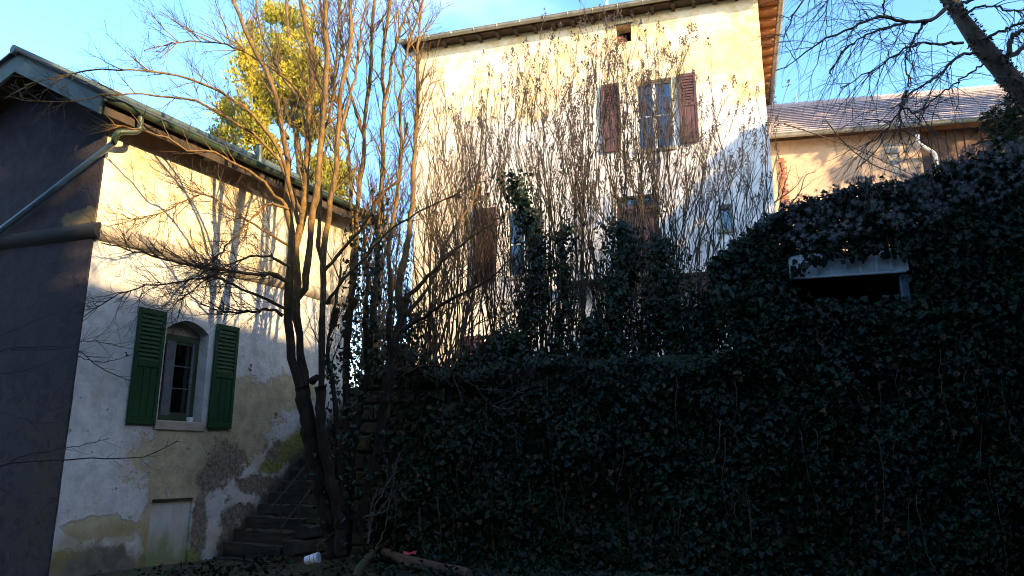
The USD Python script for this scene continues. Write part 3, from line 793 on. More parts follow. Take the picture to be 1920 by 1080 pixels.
# ------------------------------------------------------------------ barn behind on the right
barn = thing('barn', 'long barn with pale clay tile roof and orange-brown render behind the ivy', 'barn', B.pt(3, 3.2, 0))
BE, BS0, BS1 = 10.12, -2.2, 9.0
part('front_wall', extr(B, sbox(BS0, 3.0, 3.62, BE + 0.1).difference(sbox(2.83, 8.95, 3.08, 9.62)), -0.4, 0), m_barn, barn)
part('blocked_window', wbox(B, 2.83, 3.08, 8.95, 9.62, -0.3, -0.03), m_cement, barn)
part('cement_band', wbox(B, 2.74, 3.10, 9.624, 9.90, -0.02, 0.012), m_cement, barn)
for k in range(14):
    a_ = 3.63 + k * 0.21
    part('board', chamfer(B, a_, a_ + 0.19 + 0.012 * (k % 2), 3.0, BE + 0.06, -0.08, 0.0 + 0.012 * (k % 3), 0.01), m_brown, barn)
bk = MB()
for k in range(22):                                    # brick quoin beside the tall house
    z_ = 7.9 + k * 0.083
    for q_ in range(2):
        off = 0.055 if (k % 2) else 0.0
        bk.add(*chamfer(B, 0.02 + q_ * 0.11, 0.02 + q_ * 0.11 + 0.10 - off * q_, z_, z_ + 0.07, 0.0, 0.035 + 0.004 * ((k + q_) % 3), 0.006))
part('brick_quoin', bk.out(), m_brick, barn, kind='stuff')
part('quoin_mortar', wbox(B, 0.0, 0.235, 7.85, 9.74, 0.0, 0.024), m_mortar, barn)
part('rear_wall', wbox(B, BS0, BS1, 3.0, BE, -7.3, -7.0), m_barn, barn)
RUN, RISE = 3.55, 2.62
def bro(k, a_, u=0.0): return B.pt(a_, BE + 0.05 + (k + 0.35) * RISE / (RUN + 0.35) + u, -k)
part('roof_deck', hexa([bro(k, a_, u) for u in (0, 0.08) for k, a_ in ((-0.35, BS0), (-0.35, BS1), (RUN, BS1), (RUN, BS0))]), m_brown, barn)
part('rear_slope', hexa([B.pt(a_, z_ + u, o_) for u in (0, 0.08) for a_, z_, o_ in ((BS0, BE + 0.05 + RISE, -RUN), (BS1, BE + 0.05 + RISE, -RUN), (BS1, BE, -7.4), (BS0, BE, -7.4))]), m_brown, barn)
rt = np.random.default_rng(5)
rows, cols = 15, 52
tb = MB()
wv, wr_ = (BS1 - BS0) / cols, (RUN + 0.40) / rows
for r_ in range(rows):
    k0 = -0.40 + r_ * wr_
    for c_ in range(cols + 1):
        a_ = BS0 + (c_ - 0.5 * (r_ % 2)) * wv
        a0_, a1_ = max(BS0, a_ + 0.006), min(BS1, a_ + wv - 0.006)
        if a1_ - a0_ < 0.02: continue
        ju = rt.uniform(0, 0.003); jk = rt.uniform(-0.003, 0.003)
        tb.add(*hexa([bro(k, s_, u + ju) for u, kk in ((0.10, 0), (0.125, 0)) for k, s_, u in ((k0 + jk, a0_, u + 0.05), (k0 + jk, a1_, u + 0.05), (k0 + wr_ * 1.1, a1_, u), (k0 + wr_ * 1.1, a0_, u))]))
part('roof_tiles', tb.out(), m_ptile, barn, kind='stuff')
for k in range(26):
    p0, p1 = B.pt(BS0 + k * 0.43, BE + 0.2 + RISE, -RUN), B.pt(BS0 + k * 0.43 + 0.44, BE + 0.215 + RISE, -RUN)
    part('ridge_tile', tubes(np.array([p0, p1]), np.array([0.10, 0.115]), 8, True), m_ptile, barn, smooth=40)
part('gutter', half_gutter(B.pt(BS0, BE + 0.08, 0.46), B.pt(BS1, BE + 0.08, 0.46), 0.08, B.n), m_zinc, barn, smooth=40)
dpp = [B.pt(*B.px(x_, y_, o_), o_) for x_, y_, o_ in ((1720, 252, 0.44), (1721, 266, 0.42), (1726, 272, 0.38), (1745, 283, 0.22), (1752, 289, 0.14), (1755, 300, 0.10), (1756, 345, 0.10), (1757, 420, 0.10))]
part('downpipe', pipe(dpp, 0.052, 60, 12), m_whitepipe, barn, smooth=True)
ch = at(1917, 148, 23.0)
chm = thing('chimney', 'orange brick chimney top beside the leaning mossy trunk', 'chimney', (ch[0], ch[1], 8))
part('shaft', wbox(Wall(ch, B.d), -0.28, 0.35, 8.0, ch[2] - 0.05, -0.5, 0), m_brick, chm)
part('cap', chamfer(Wall(ch, B.d), -0.34, 0.41, ch[2] - 0.05, ch[2] + 0.06, -0.56, 0.06), m_cement, chm)
part('flue', pipe([ch + UP * 0.05 - B.n * 0.25, ch + UP * 0.38 - B.n * 0.25], 0.11), m_brick, chm)
spz = at(1494, 186, 90.0)
spire = thing('church_spire', 'pale pointed church spire far behind the barn ridge', 'spire', (spz[0], spz[1], 3))
part('steeple', (lambda m: (m.vertices + [spz[0], spz[1], spz[2] - 5.5], m.faces))(trimesh.creation.cone(radius=1.5, height=5.5, sections=8)), m_spire, spire)
part('tower', (lambda m: (m.vertices + [spz[0], spz[1], (spz[2] - 5.5 + 3) / 2], m.faces))(trimesh.creation.box([3.0, 3.0, spz[2] - 8.5])), m_spire, spire)
part('cross', tubes(np.array([spz, spz + UP * 0.9]), np.array([0.05, 0.04]), 6, True), m_spire, spire)

# ------------------------------------------------------------------ retaining wall, stairs
rng = np.random.default_rng(21)


def rough(mesh, amp, times=3):
    v, f = mesh
    f = np.vstack([f[:, [0, 1, 2]], f[:, [0, 2, 3]]])
    m = trimesh.Trimesh(v, f, process=True)
    for _ in range(times): m = m.subdivide()
    p = np.array(m.vertices)
    d = np.stack([fbm(p * 5 + 7 * k, 4, 50 + k) - 0.5 for k in range(3)], 1) + 0.4 * np.stack([noise(p * 22 + 7 * k, 60 + k) - 0.5 for k in range(3)], 1)
    return p + d * amp * 1.6, np.array(m.faces)


rw = thing('retaining_wall', 'dark stone retaining wall buried under ivy below the tall house', 'wall', R.pt(4, 0.1, 0))
part('wall_core', wbox(R, 0.0, 12.5, -0.3, 3.1, -0.5, -0.12), m_stone, rw)
z_ = 0.05
while z_ < 3.0:
    h_ = rng.uniform(0.2, 0.3); a_ = 0.0
    while a_ < 1.5:
        l_ = rng.uniform(0.3, 0.62)
        part('stone', chamfer(R, a_ + 0.012, a_ + l_ - 0.012, z_ + 0.01, z_ + h_ - 0.012, -0.12, rng.uniform(-0.02, 0.03), 0.03), m_mossstone if rng.random() < 0.5 else m_stone, rw)
        a_ += l_
    z_ += h_
stairs = thing('stone_stairs', 'worn dark stone steps climbing along the limewashed wall', 'stairs', L.pt(2.7, 0.1, 0.6))
tr = [(2.66, 0.13), (2.86, 0.34), (3.05, 0.54), (3.29, 0.73), (3.54, 0.92), (3.77, 1.11), (3.99, 1.31)]
while tr[-1][1] < 3.1: tr.append((tr[-1][0] + 0.235, tr[-1][1] + 0.2))
for k, (a_, z_) in enumerate(tr):
    w1 = 1.28 + rng.uniform(-0.03, 0.04)
    part('step', (lambda b: (b[0] + rng.normal(size=b[0].shape) * 0.008, b[1]))(chamfer(Wall(L.pt(a_, 0, 0.01), L.n), 0.0 - (0.0 if k else 0.3), w1, z_ - 0.2, z_, -0.62, 0.02, 0.025)) if False else
         rough(wbox(L, a_ - 0.02, a_ + 0.6, z_ - 0.215, z_, 0.004, w1), 0.05), m_stone, stairs, smooth=35)
z_ = 0.0
flank = []
while z_ < 3.2:                                        # rough stone cheek on the open side
    h_ = rng.uniform(0.18, 0.27); a_ = 2.75 + max(0, z_ - 0.15) * 1.12
    while a_ < 6.3:
        l_ = rng.uniform(0.28, 0.55)
        c = chamfer(L, a_ + 0.01, a_ + l_ - 0.01, z_ + 0.008, z_ + h_ - 0.01, 1.34, 1.60 + rng.uniform(0, 0.05), 0.03)
        part('cheek_stone', rough(c, 0.03, 1), m_mossstone if rng.random() < 0.6 else m_stone, stairs)
        a_ += l_
    z_ += h_
rail = thing('stair_railing', 'thin green metal railing beside the stone steps', 'railing', L.pt(3.2, 0.5, 1.3))
for x0, y0, x1, y1 in ((508, 953, 577, 868), (527, 990, 592, 905), (655, 768, 703, 712)):
    a_ = [L.px(x0, y0, 1.25), L.px(x1, y1, 1.25)]
    p_ = [L.pt(*a_[0], 1.25), L.pt(*a_[1], 1.25)]
    part('hand_rail', tubes(np.array(p_), np.array([0.013, 0.013]), 6, True), m_railgreen, rail)
for x_, yt, yb in ((526, 905, 1015), (560, 880, 985), (662, 765, 830)):
    p_ = [L.pt(*L.px(x_, yb, 1.25), 1.25), L.pt(*L.px(x_, yt, 1.25), 1.25)]
    part('post', tubes(np.array(p_), np.array([0.011, 0.011]), 6, True), m_railgreen, rail)

# ------------------------------------------------------------------ open shed under the ivy
SH = Wall(R.pt(7.15, 0, 0.02), R.d)
shed = thing('lean_to_shed', 'dark open lean-to with white ribbed sheet edge under the ivy arch', 'shed', SH.pt(0.9, 3.2, -1))
s0_, z0_ = SH.px(1492, 521); s1_, z1_ = SH.px(1690, 514)
zt = z0_ + 0.34
ribs = MB()
prof = []
a_ = s0_ - 0.08
while a_ < s1_ + 0.02:
    prof += [(a_, 0.0), (a_ + 0.15, 0.0), (a_ + 0.16, 0.028), (a_ + 0.185, 0.028), (a_ + 0.195, 0.0)]
    a_ += 0.20
pv = []
for a_, o_ in prof:
    for z_, oo in ((z0_ - 0.002, 0.0), (zt, 0.0), (zt + 0.35, -2.6)):
        pv.append(SH.pt(a_, z_, o_ + oo))
K = len(prof); f = []
for k in range(K - 1):
    for r_ in range(2): f.append([3 * k + r_, 3 * k + 3 + r_, 3 * k + 4 + r_, 3 * k + 1 + r_])
part('ribbed_sheet', (np.array(pv), np.array(f)), m_corr, shed)
part('sheet_trim', pipe([SH.pt(s0_ - 0.06, z0_ - 0.012, 0.02), SH.pt(s1_ + 0.06, z0_ - 0.012, 0.02)], 0.018), m_corr, shed)
sx, _ = SH.px(1692, 535, -0.05)
part('post', chamfer(SH, sx - 0.02, sx + 0.09, 3.0, z0_ - 0.03, -0.16, -0.05), m_bluepipe, shed)
part('post', chamfer(SH, s0_ - 0.4, s0_ - 0.28, 3.0, z0_ - 0.03, -0.16, -0.05), m_darkwood, shed)
inn = MB()
inn.add(*wbox(SH, s0_ - 0.9, s1_ + 2.2, 3.0, 5.2, -2.7, -2.6)); inn.add(*wbox(SH, s0_ - 0.9, s0_ - 0.8, 3.0, 5.0, -2.6, -0.2)); inn.add(*wbox(SH, s1_ + 0.15, s1_ + 0.25, 3.0, 5.0, -2.6, -0.1))
inn.add(*wbox(SH, s1_ + 0.25, s1_ + 2.2, 3.0, 5.2, -0.9, -0.8))
part('side_boards', inn.out(), m_black, shed)

# ------------------------------------------------------------------ ivy
def poly_on(w, pts, o=0.0): return Polygon([w.px(x, y, o) for x, y in pts]).buffer(0)


def fill(poly, n, rng):
    from shapely import contains_xy
    x0, y0, x1, y1 = poly.bounds
    out = np.zeros((0, 2))
    while len(out) < n:
        c = rng.uniform((x0, y0), (x1, y1), (n, 2))
        out = np.vstack([out, c[contains_xy(poly, c[:, 0], c[:, 1])]])
    return out[:n]


def lump(c, seed, sc=1.1):
    return fbm(np.column_stack([c * sc, 0 * c[:, :1]]), 4, seed)


def ivy_sheet(w, poly, dens, seed, o0=0.0, amp=0.7, size=(0.032, 0.115), layers=1.0):
    rng = np.random.default_rng(seed)
    n = int(poly.area * dens)
    c = fill(poly, n, rng)
    c = c + rng.normal(size=c.shape) * 0.05
    l0 = lump(c, seed); e = 0.06
    gs = (lump(c + [e, 0], seed) - l0) / e * amp; gz_ = (lump(c + [0, e], seed) - l0) / e * amp
    o_ = o0 + amp * (l0 - 0.25) - np.abs(rng.normal(size=n)) * 0.13 * layers + rng.uniform(0, 0.05, n)
    N = w.n - w.d * gs[:, None] - UP * gz_[:, None] + UP * 0.35
    N /= np.linalg.norm(N, axis=1, keepdims=True)
    return leaves(w.pt(c[:, 0], c[:, 1], o_), N, size[0] + (size[1] - size[0]) * rng.random(n) ** 1.5, rng, tilt=0.55)


low_poly = Polygon([(0.35, 0.0), (12.4, -0.2), (12.4, 3.9), (8.9, 3.82), (7.3, 3.9), (6.75, 3.75), (6.3, 3.35), (5.9, 3.0), (4.6, 2.92), (2.6, 2.95), (0.45, 2.85)])
rng = np.random.default_rng(3)
ivy = thing('ivy_hedge', 'dense dark ivy hanging over the retaining wall below the tall house', 'ivy', R.pt(5, 0.1, 0.2))
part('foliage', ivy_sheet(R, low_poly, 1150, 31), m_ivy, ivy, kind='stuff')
tc = np.column_stack([rng.uniform(0.3, 7.0, 5200), rng.uniform(-1.1, 0.35, 5200)])
tz = 2.74 + 0.62 * lump(tc, 8, 1.5) + rng.normal(size=5200) * 0.06
part('top_foliage', leaves(R.pt(tc[:, 0], tz, tc[:, 1]), UP * 0.9 + R.n * 0.4, rng.uniform(0.05, 0.095, 5200), rng, tilt=0.5), m_ivy, ivy, kind='stuff')
nv = 80
va = rng.uniform(0.9, 12, nv); vt = rng.uniform(0.9, 3.3, nv); vl = rng.uniform(0.4, 1.4, nv)
w_ = np.linspace(0, 1, 9)
VP = R.pt(va[:, None] + 0.10 * np.sin(w_ * 3 + va[:, None] * 9) * w_ + np.cumsum(rng.normal(size=(nv, 9)) * 0.018, 1), vt[:, None] - vl[:, None] * w_, 0.16 + 0.2 * rng.random((nv, 1)) + 0.05 * np.sin(w_ * 5 + va[:, None]))
part('hanging_stems', tubes(VP, np.linspace(0.007, 0.002, 9)[None] * rng.uniform(0.5, 1.4, (nv, 1)), 4), m_vine, ivy, kind='stuff')
dc = fill(low_poly, 260, rng)
part('dead_leaves', leaves(R.pt(dc[:, 0], dc[:, 1], 0.32 + 0.15 * rng.random(260)), R.n + 0 * dc[:, :1], rng.uniform(0.05, 0.09, 260), rng), m_dead, ivy, kind='stuff')

# mound over the shed
top_px = [(1330, 500), (1400, 448), (1450, 405), (1480, 392), (1520, 384), (1560, 372), (1620, 352), (1700, 348), (1750, 325), (1830, 300), (1925, 285), (2060, 300)]
arch_px = [(1462, 518), (1488, 512), (1520, 492), (1565, 479), (1640, 474), (1702, 476), (1712, 560)]
mp = poly_on(R, top_px + [(2060, 590), (1700, 590), (1712, 560)] + arch_px[::-1][1:] + [(1492, 560), (1460, 700), (1370, 700), (1345, 600)])
mound = thing('ivy_mound', 'great dark mound of ivy and old clematis arching over the lean-to', 'ivy', R.pt(9, 3.2, -0.5))
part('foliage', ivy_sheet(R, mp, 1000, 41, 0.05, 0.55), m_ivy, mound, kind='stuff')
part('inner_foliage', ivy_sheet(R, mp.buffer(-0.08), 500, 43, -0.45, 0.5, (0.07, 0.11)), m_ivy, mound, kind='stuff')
nl = 190
tu = rng.random(nl)
tx = 1486 + 215 * tu
edge = np.interp(tx, [1486, 1500, 1530, 1565, 1600, 1640, 1700], [520, 508, 495, 484, 485, 478, 480])
tyy = edge - np.abs(rng.normal(size=nl)) * 12 + 9 * np.sin(tx * 0.16) * rng.random(nl)
tp = np.array([R.pt(*R.px(x_, y_, 0.16), 0.16) for x_, y_ in zip(tx, tyy)]) + R.n * rng.uniform(-0.04, 0.08, (nl, 1))
part('trailing_foliage', leaves(tp, R.n + 0 * tp, rng.uniform(0.05, 0.10, nl), rng), m_ivy, mound, kind='stuff')
tops = np.array([R.px(*p) for p in top_px])
n = 9000
ta = rng.uniform(tops[0, 0], tops[-1, 0], n); tt = rng.random(n)
tzz = np.interp(ta, tops[:, 0], tops[:, 1]) - 0.06 + 0.10 * np.sin(tt * 3.1) - 0.25 * tt**2 + rng.normal(size=n) * 0.06 + 0.16 * (lump(np.column_stack([ta, tt * 2]), 77, 2.2) - 0.5)
part('crown_foliage', leaves(R.pt(ta, tzz, 0.25 - 2.4 * tt), UP * 0.8 + R.n * 0.5, rng.uniform(0.05, 0.095, n), rng, tilt=0.5), m_ivy, mound, kind='stuff')
# grey feathery seed heads
nh = 480
ha = rng.uniform(R.px(1470, 392)[0], R.px(1925, 290)[0], nh)
ht = rng.random(nh) ** 1.6
htop = np.interp(ha, tops[:, 0], tops[:, 1])
ctr = R.pt(ha, htop + 0.10 - ht * 0.85 + rng.normal(size=nh) * 0.05, 0.32 + 0.2 * rng.random(nh) - 0.25 * (1 - ht))
sd = rng.normal(size=(nh, 26, 3)) + UP * 0.4; sd /= np.linalg.norm(sd, axis=2, keepdims=True)
hl = rng.uniform(0.03, 0.06, (nh, 1, 1))
SPk = np.stack([np.broadcast_to(ctr[:, None], sd.shape), ctr[:, None] + sd * hl * 0.55, ctr[:, None] + sd * hl + rng.normal(size=sd.shape) * 0.012], 2).reshape(-1, 3, 3)
part('seed_heads', tubes(SPk, np.array([0.0012, 0.0020, 0.0008]), 3), m_fluff, mound, kind='stuff')
# wiry vines springing from it
vines = [([(1548, 225), (1590, 275), (1640, 310), (1690, 328), (1730, 342)], 11.6), ([(1470, 232), (1560, 262), (1625, 288), (1690, 318), (1745, 345)], 11.9), ([(1605, 318), (1640, 285), (1672, 240), (1700, 190)], 11.4),
         ([(1480, 385), (1500, 360), (1510, 330), (1530, 322)], 11.8), ([(1452, 380), (1490, 352), (1506, 330)], 11.8), ([(1460, 395), (1470, 350), (1482, 315)], 11.8)]
P_ = np.stack([smooth_line([at(x, y, d + 0.15 * k) for k, (x, y) in enumerate(v)], 16) for v, d in vines])
R_ = np.linspace(0.012, 0.004, 16)[None].repeat(len(vines), 0)
t1, r1 = spawn(P_, R_, 70, rng, (0.15, 0.6), (20, 60), 0.1, 0.1, (0.1, 1), 7, 0.004)
mb = MB().add(*tubes(P_, R_, 5)); mb.add(*tubes(t1, r1, 3))
part('wiry_vines', mb.out(), m_willow, mound, kind='stuff')

# ------------------------------------------------------------------ many-stemmed tree in front of the outhouse
def stems_of(specs, K=26, seed=0, wob=0.010):
    rng = np.random.default_rng(seed)
    out = []
    for pts, d0, d1, w0, w1 in specs:
        n = len(pts)
        q = np.array([at(x, y, d0 + (d1 - d0) * (k / (n - 1))) for k, (x, y) in enumerate(pts)])
        q = smooth_line(q, K)
        q[1:-1] += rng.normal(size=(K - 2, 3)) * wob
        t = np.linspace(0, 1, K)
        dep = q[:, 1]
        r = 0.72 * (w0 + (w1 - w0) * t**0.8) / F * dep / 2
        r = r * (1 + 0.09 * rng.normal(size=K))
        out.append((q, r))
    return np.stack([o[0] for o in out]), np.stack([o[1] for o in out])


fore = [
    ([(632, 1045), (612, 960), (592, 870), (577, 790), (566, 725)], 10.7, 10.7, 46, 40),
    ([(640, 1040), (634, 960), (616, 880), (603, 800), (600, 725)], 10.55, 10.6, 30, 26),
    ([(566, 740), (550, 680), (541, 610), (541, 540), (545, 460), (541, 390), (538, 300), (524, 217), (507, 145), (472, 87), (455, 42), (430, -20)], 10.7, 11.0, 27, 8),
    ([(572, 735), (566, 670), (556, 600), (556, 535), (556, 450), (566, 415), (573, 350), (577, 260), (582, 187), (585, 112), (572, 45), (562, -10)], 10.75, 11.6, 26, 13),
    ([(556, 560), (572, 535), (576, 480), (587, 410), (596, 350), (602, 270), (609, 175), (615, 112), (612, 50), (608, -15)], 10.6, 10.2, 20, 12),
    ([(602, 735), (603, 640), (607, 560), (606, 500), (612, 430), (620, 375), (630, 320), (633, 262), (637, 187), (652, 112), (659, 62), (656, -10)], 10.6, 10.9, 18, 11),
    ([(606, 500), (596, 465), (599, 420), (600, 345), (607, 250), (628, 170), (632, 80), (640, -10)], 10.7, 11.3, 12, 6),
    ([(640, 960), (632, 810), (626, 735), (615, 660), (622, 610), (632, 545), (640, 500)], 10.8, 11.1, 19, 5),
    ([(648, 1000), (646, 850), (650, 740), (648, 680), (653, 610), (663, 530), (669, 410), (676, 340), (682, 262), (687, 195), (695, 130), (697, 60), (705, -10)], 11.1, 11.6, 23, 8),
    ([(655, 560), (663, 470), (661, 400), (653, 300), (645, 230), (622, 150), (606, 60), (598, -10)], 11.2, 11.9, 12, 6),
    ([(655, 900), (672, 780), (690, 690), (700, 600), (706, 495), (712, 420), (717, 320), (718, 262), (720, 175), (717, 100), (726, 37), (732, -10)], 11.2, 11.4, 18, 9),
    ([(720, 200), (730, 150), (741, 87), (766, 15), (780, -20)], 11.3, 10.8, 11, 5),
    ([(690, 690), (685, 600), (690, 520), (682, 440), (690, 380)], 11.3, 11.9, 16, 7),
    ([(672, 1000), (684, 930), (697, 880), (712, 830), (722, 740), (735, 670), (748, 615), (763, 560)], 10.9, 11.0, 25, 20),
    ([(752, 600), (750, 530), (762, 470), (772, 395), (776, 300), (784, 200), (782, 120), (790, 20), (800, -20)], 11.0, 11.6, 20, 6),
    ([(735, 690), (728, 620), (733, 560), (728, 470), (742, 380), (752, 290), (750, 190), (765, 90), (790, 10)], 11.1, 10.7, 16, 5),
    ([(763, 560), (800, 520), (850, 470), (905, 430), (945, 400)], 10.9, 10.4, 14, 4),
    ([(755, 620), (800, 590), (850, 560), (920, 520), (960, 480)], 10.9, 10.1, 14, 4),
    ([(760, 590), (810, 530), (840, 450), (885, 380), (900, 330)], 10.9, 11.5, 12, 4),
    ([(606, 512), (640, 470), (675, 430), (712, 370), (743, 340), (752, 290), (765, 230)], 10.6, 9.9, 11, 5),
    ([(612, 570), (640, 530), (680, 490), (720, 440), (765, 410), (840, 370), (905, 340)], 10.6, 9.6, 10, 3),
    ([(541, 392), (520, 384), (500, 386), (480, 402), (437, 450), (402, 485), (372, 520)], 10.8, 10.0, 9, 4),
    ([(538, 388), (512, 362), (490, 338), (437, 305), (400, 285), (350, 281), (312, 258), (250, 241), (180, 232)], 10.8, 9.9, 10, 3),
    ([(560, 420), (530, 300), (480, 222), (400, 165), (325, 141), (225, 131), (135, 137), (45, 160)], 10.8, 9.3, 12, 3),
    ([(566, 400), (520, 300), (475, 252), (425, 220), (375, 192), (325, 182), (250, 176), (200, 178), (137, 190), (55, 190)], 10.9, 9.5, 11, 3),
    ([(541, 530), (510, 514), (480, 514), (430, 508), (375, 500), (320, 488), (250, 470), (190, 455)], 10.7, 9.5, 13, 3),
    ([(530, 592), (510, 580), (470, 584), (420, 585), (370, 570)], 10.7, 10.1, 9, 3),
    ([(536, 580), (500, 560), (460, 545), (400, 520), (330, 530), (260, 540), (190, 570), (150, 600)], 10.7, 9.4, 9, 2),
    ([(545, 500), (500, 480), (440, 490), (380, 530), (330, 570), (300, 600)], 10.7, 9.8, 8, 2),
    ([(541, 460), (490, 430), (430, 390), (380, 365), (300, 400), (200, 425)], 10.8, 9.8, 8, 2),
    ([(577, 262), (560, 190), (520, 130), (490, 60), (478, -10)], 11.5, 12.0, 9, 4),
    ([(582, 200), (540, 150), (480, 110), (420, 82), (340, 78), (270, 95)], 11.4, 10.4, 8, 3),
    ([(633, 262), (650, 200), (668, 130), (676, 60), (690, -15)], 10.9, 11.3, 10, 5),
    ([(762, 700), (800, 686), (840, 694), (885, 722), (935, 775), (992, 832)], 10.8, 10.1, 6, 2),
    ([(682, 262), (662, 190), (645, 120), (640, 40), (628, -15)], 11.4, 12.0, 9, 4),
]
FP, FR = stems_of(fore, seed=2)
tree = thing('bare_tree', 'leafless many-stemmed tree in front of the stairs, its upper stems sunlit gold', 'tree', FP[0, 0])
for k in range(len(fore)):
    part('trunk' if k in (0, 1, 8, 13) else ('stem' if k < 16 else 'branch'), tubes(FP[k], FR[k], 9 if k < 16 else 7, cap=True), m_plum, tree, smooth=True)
rng = np.random.default_rng(9)
up_ = list(range(2, 16)) + [30, 31, 32, 34]
b1, q1 = spawn(FP[up_], FR[up_], 330, rng, (0.5, 1.5), (22, 50), 0.45, 0.18, (0.42, 0.98), 9, 0.013)
side_ = [16, 17, 18, 19, 20, 21, 22, 23, 24, 25, 26, 27, 28, 29, 31]
b3, q3 = spawn(FP[[21, 25, 26, 27, 28, 29, 33]], FR[[21, 25, 26, 27, 28, 29, 33]], 150, rng, (0.3, 0.95), (20, 60), 0.1, 0.1, (0.05, 0.95), 9, 0.006, 0.0016, 0.06)
b2, q2 = spawn(FP[side_], FR[side_], 210, rng, (0.35, 1.0), (25, 60), 0.22, 0.12, (0.25, 1.0), 9, 0.008)
b2, q2 = np.vstack([b2, b3]), np.vstack([q2, q3])
c1, s1q = spawn(np.vstack([b1, b2]), np.vstack([q1, q2]), 4600, rng, (0.15, 0.55), (25, 60), 0.2, 0.1, (0.15, 1.0), 6, 0.0045, 0.0016)
d1, t1 = spawn(np.vstack([b2, c1[:2200, [0, 1, 2, 3, 3, 4, 4, 5, 5]]]), np.vstack([q2, s1q[:2200, [0, 1, 2, 3, 3, 4, 4, 5, 5]]]), 5400, rng, (0.05, 0.2), (30, 70), 0.1, 0.0, (0.1, 1.0), 4, 0.003, 0.0014)
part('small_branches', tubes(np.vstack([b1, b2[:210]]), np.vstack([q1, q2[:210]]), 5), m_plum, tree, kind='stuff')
part('twigs', MB().add(*tubes(b3, q3, 4)).add(*tubes(c1, s1q, 3)).add(*tubes(d1, t1, 3)).out(), m_twig, tree, kind='stuff')
# cut stubs
for x, y, dx, dy in ((624, 612, 8, -34), (648, 600, 22, -40), (585, 715, 10, -8)):
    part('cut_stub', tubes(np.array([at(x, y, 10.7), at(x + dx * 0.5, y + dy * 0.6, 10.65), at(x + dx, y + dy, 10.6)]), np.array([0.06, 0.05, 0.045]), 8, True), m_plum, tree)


def ivy_on_stem(P, Rr, n, rng, spread=0.14, size=(0.045, 0.085), u=(0.0, 1.0)):
    K0 = P.shape[1]; pick = rng.integers(0, len(P), n); x = rng.uniform(u[0], u[1], n) * (K0 - 1)
    i_ = np.minimum(x.astype(int), K0 - 2); t = (x - i_)[:, None]
    b_ = P[pick, i_] * (1 - t) + P[pick, i_ + 1] * t
    d_ = rng.normal(size=(n, 3)) * [1, 1, 0.35]; d_ /= np.linalg.norm(d_, axis=1, keepdims=True)
    return leaves(b_ + d_ * (np.abs(rng.normal(size=(n, 1))) * spread + 0.03), d_ + UP * 0.3, rng.uniform(*size, n), rng, tilt=0.4)


ti = thing('climbing_ivy', 'ivy climbing the lower trunks of the bare many-stemmed tree', 'ivy', FP[8, 0])
part('foliage', MB().add(*ivy_on_stem(FP[[8, 10]], FR, 900, rng, 0.11, u=(0.05, 0.55))).add(*ivy_on_stem(FP[[0, 7, 13]], FR, 420, rng, 0.12, u=(0, 0.6))).out(), m_ivy, ti, kind='stuff')

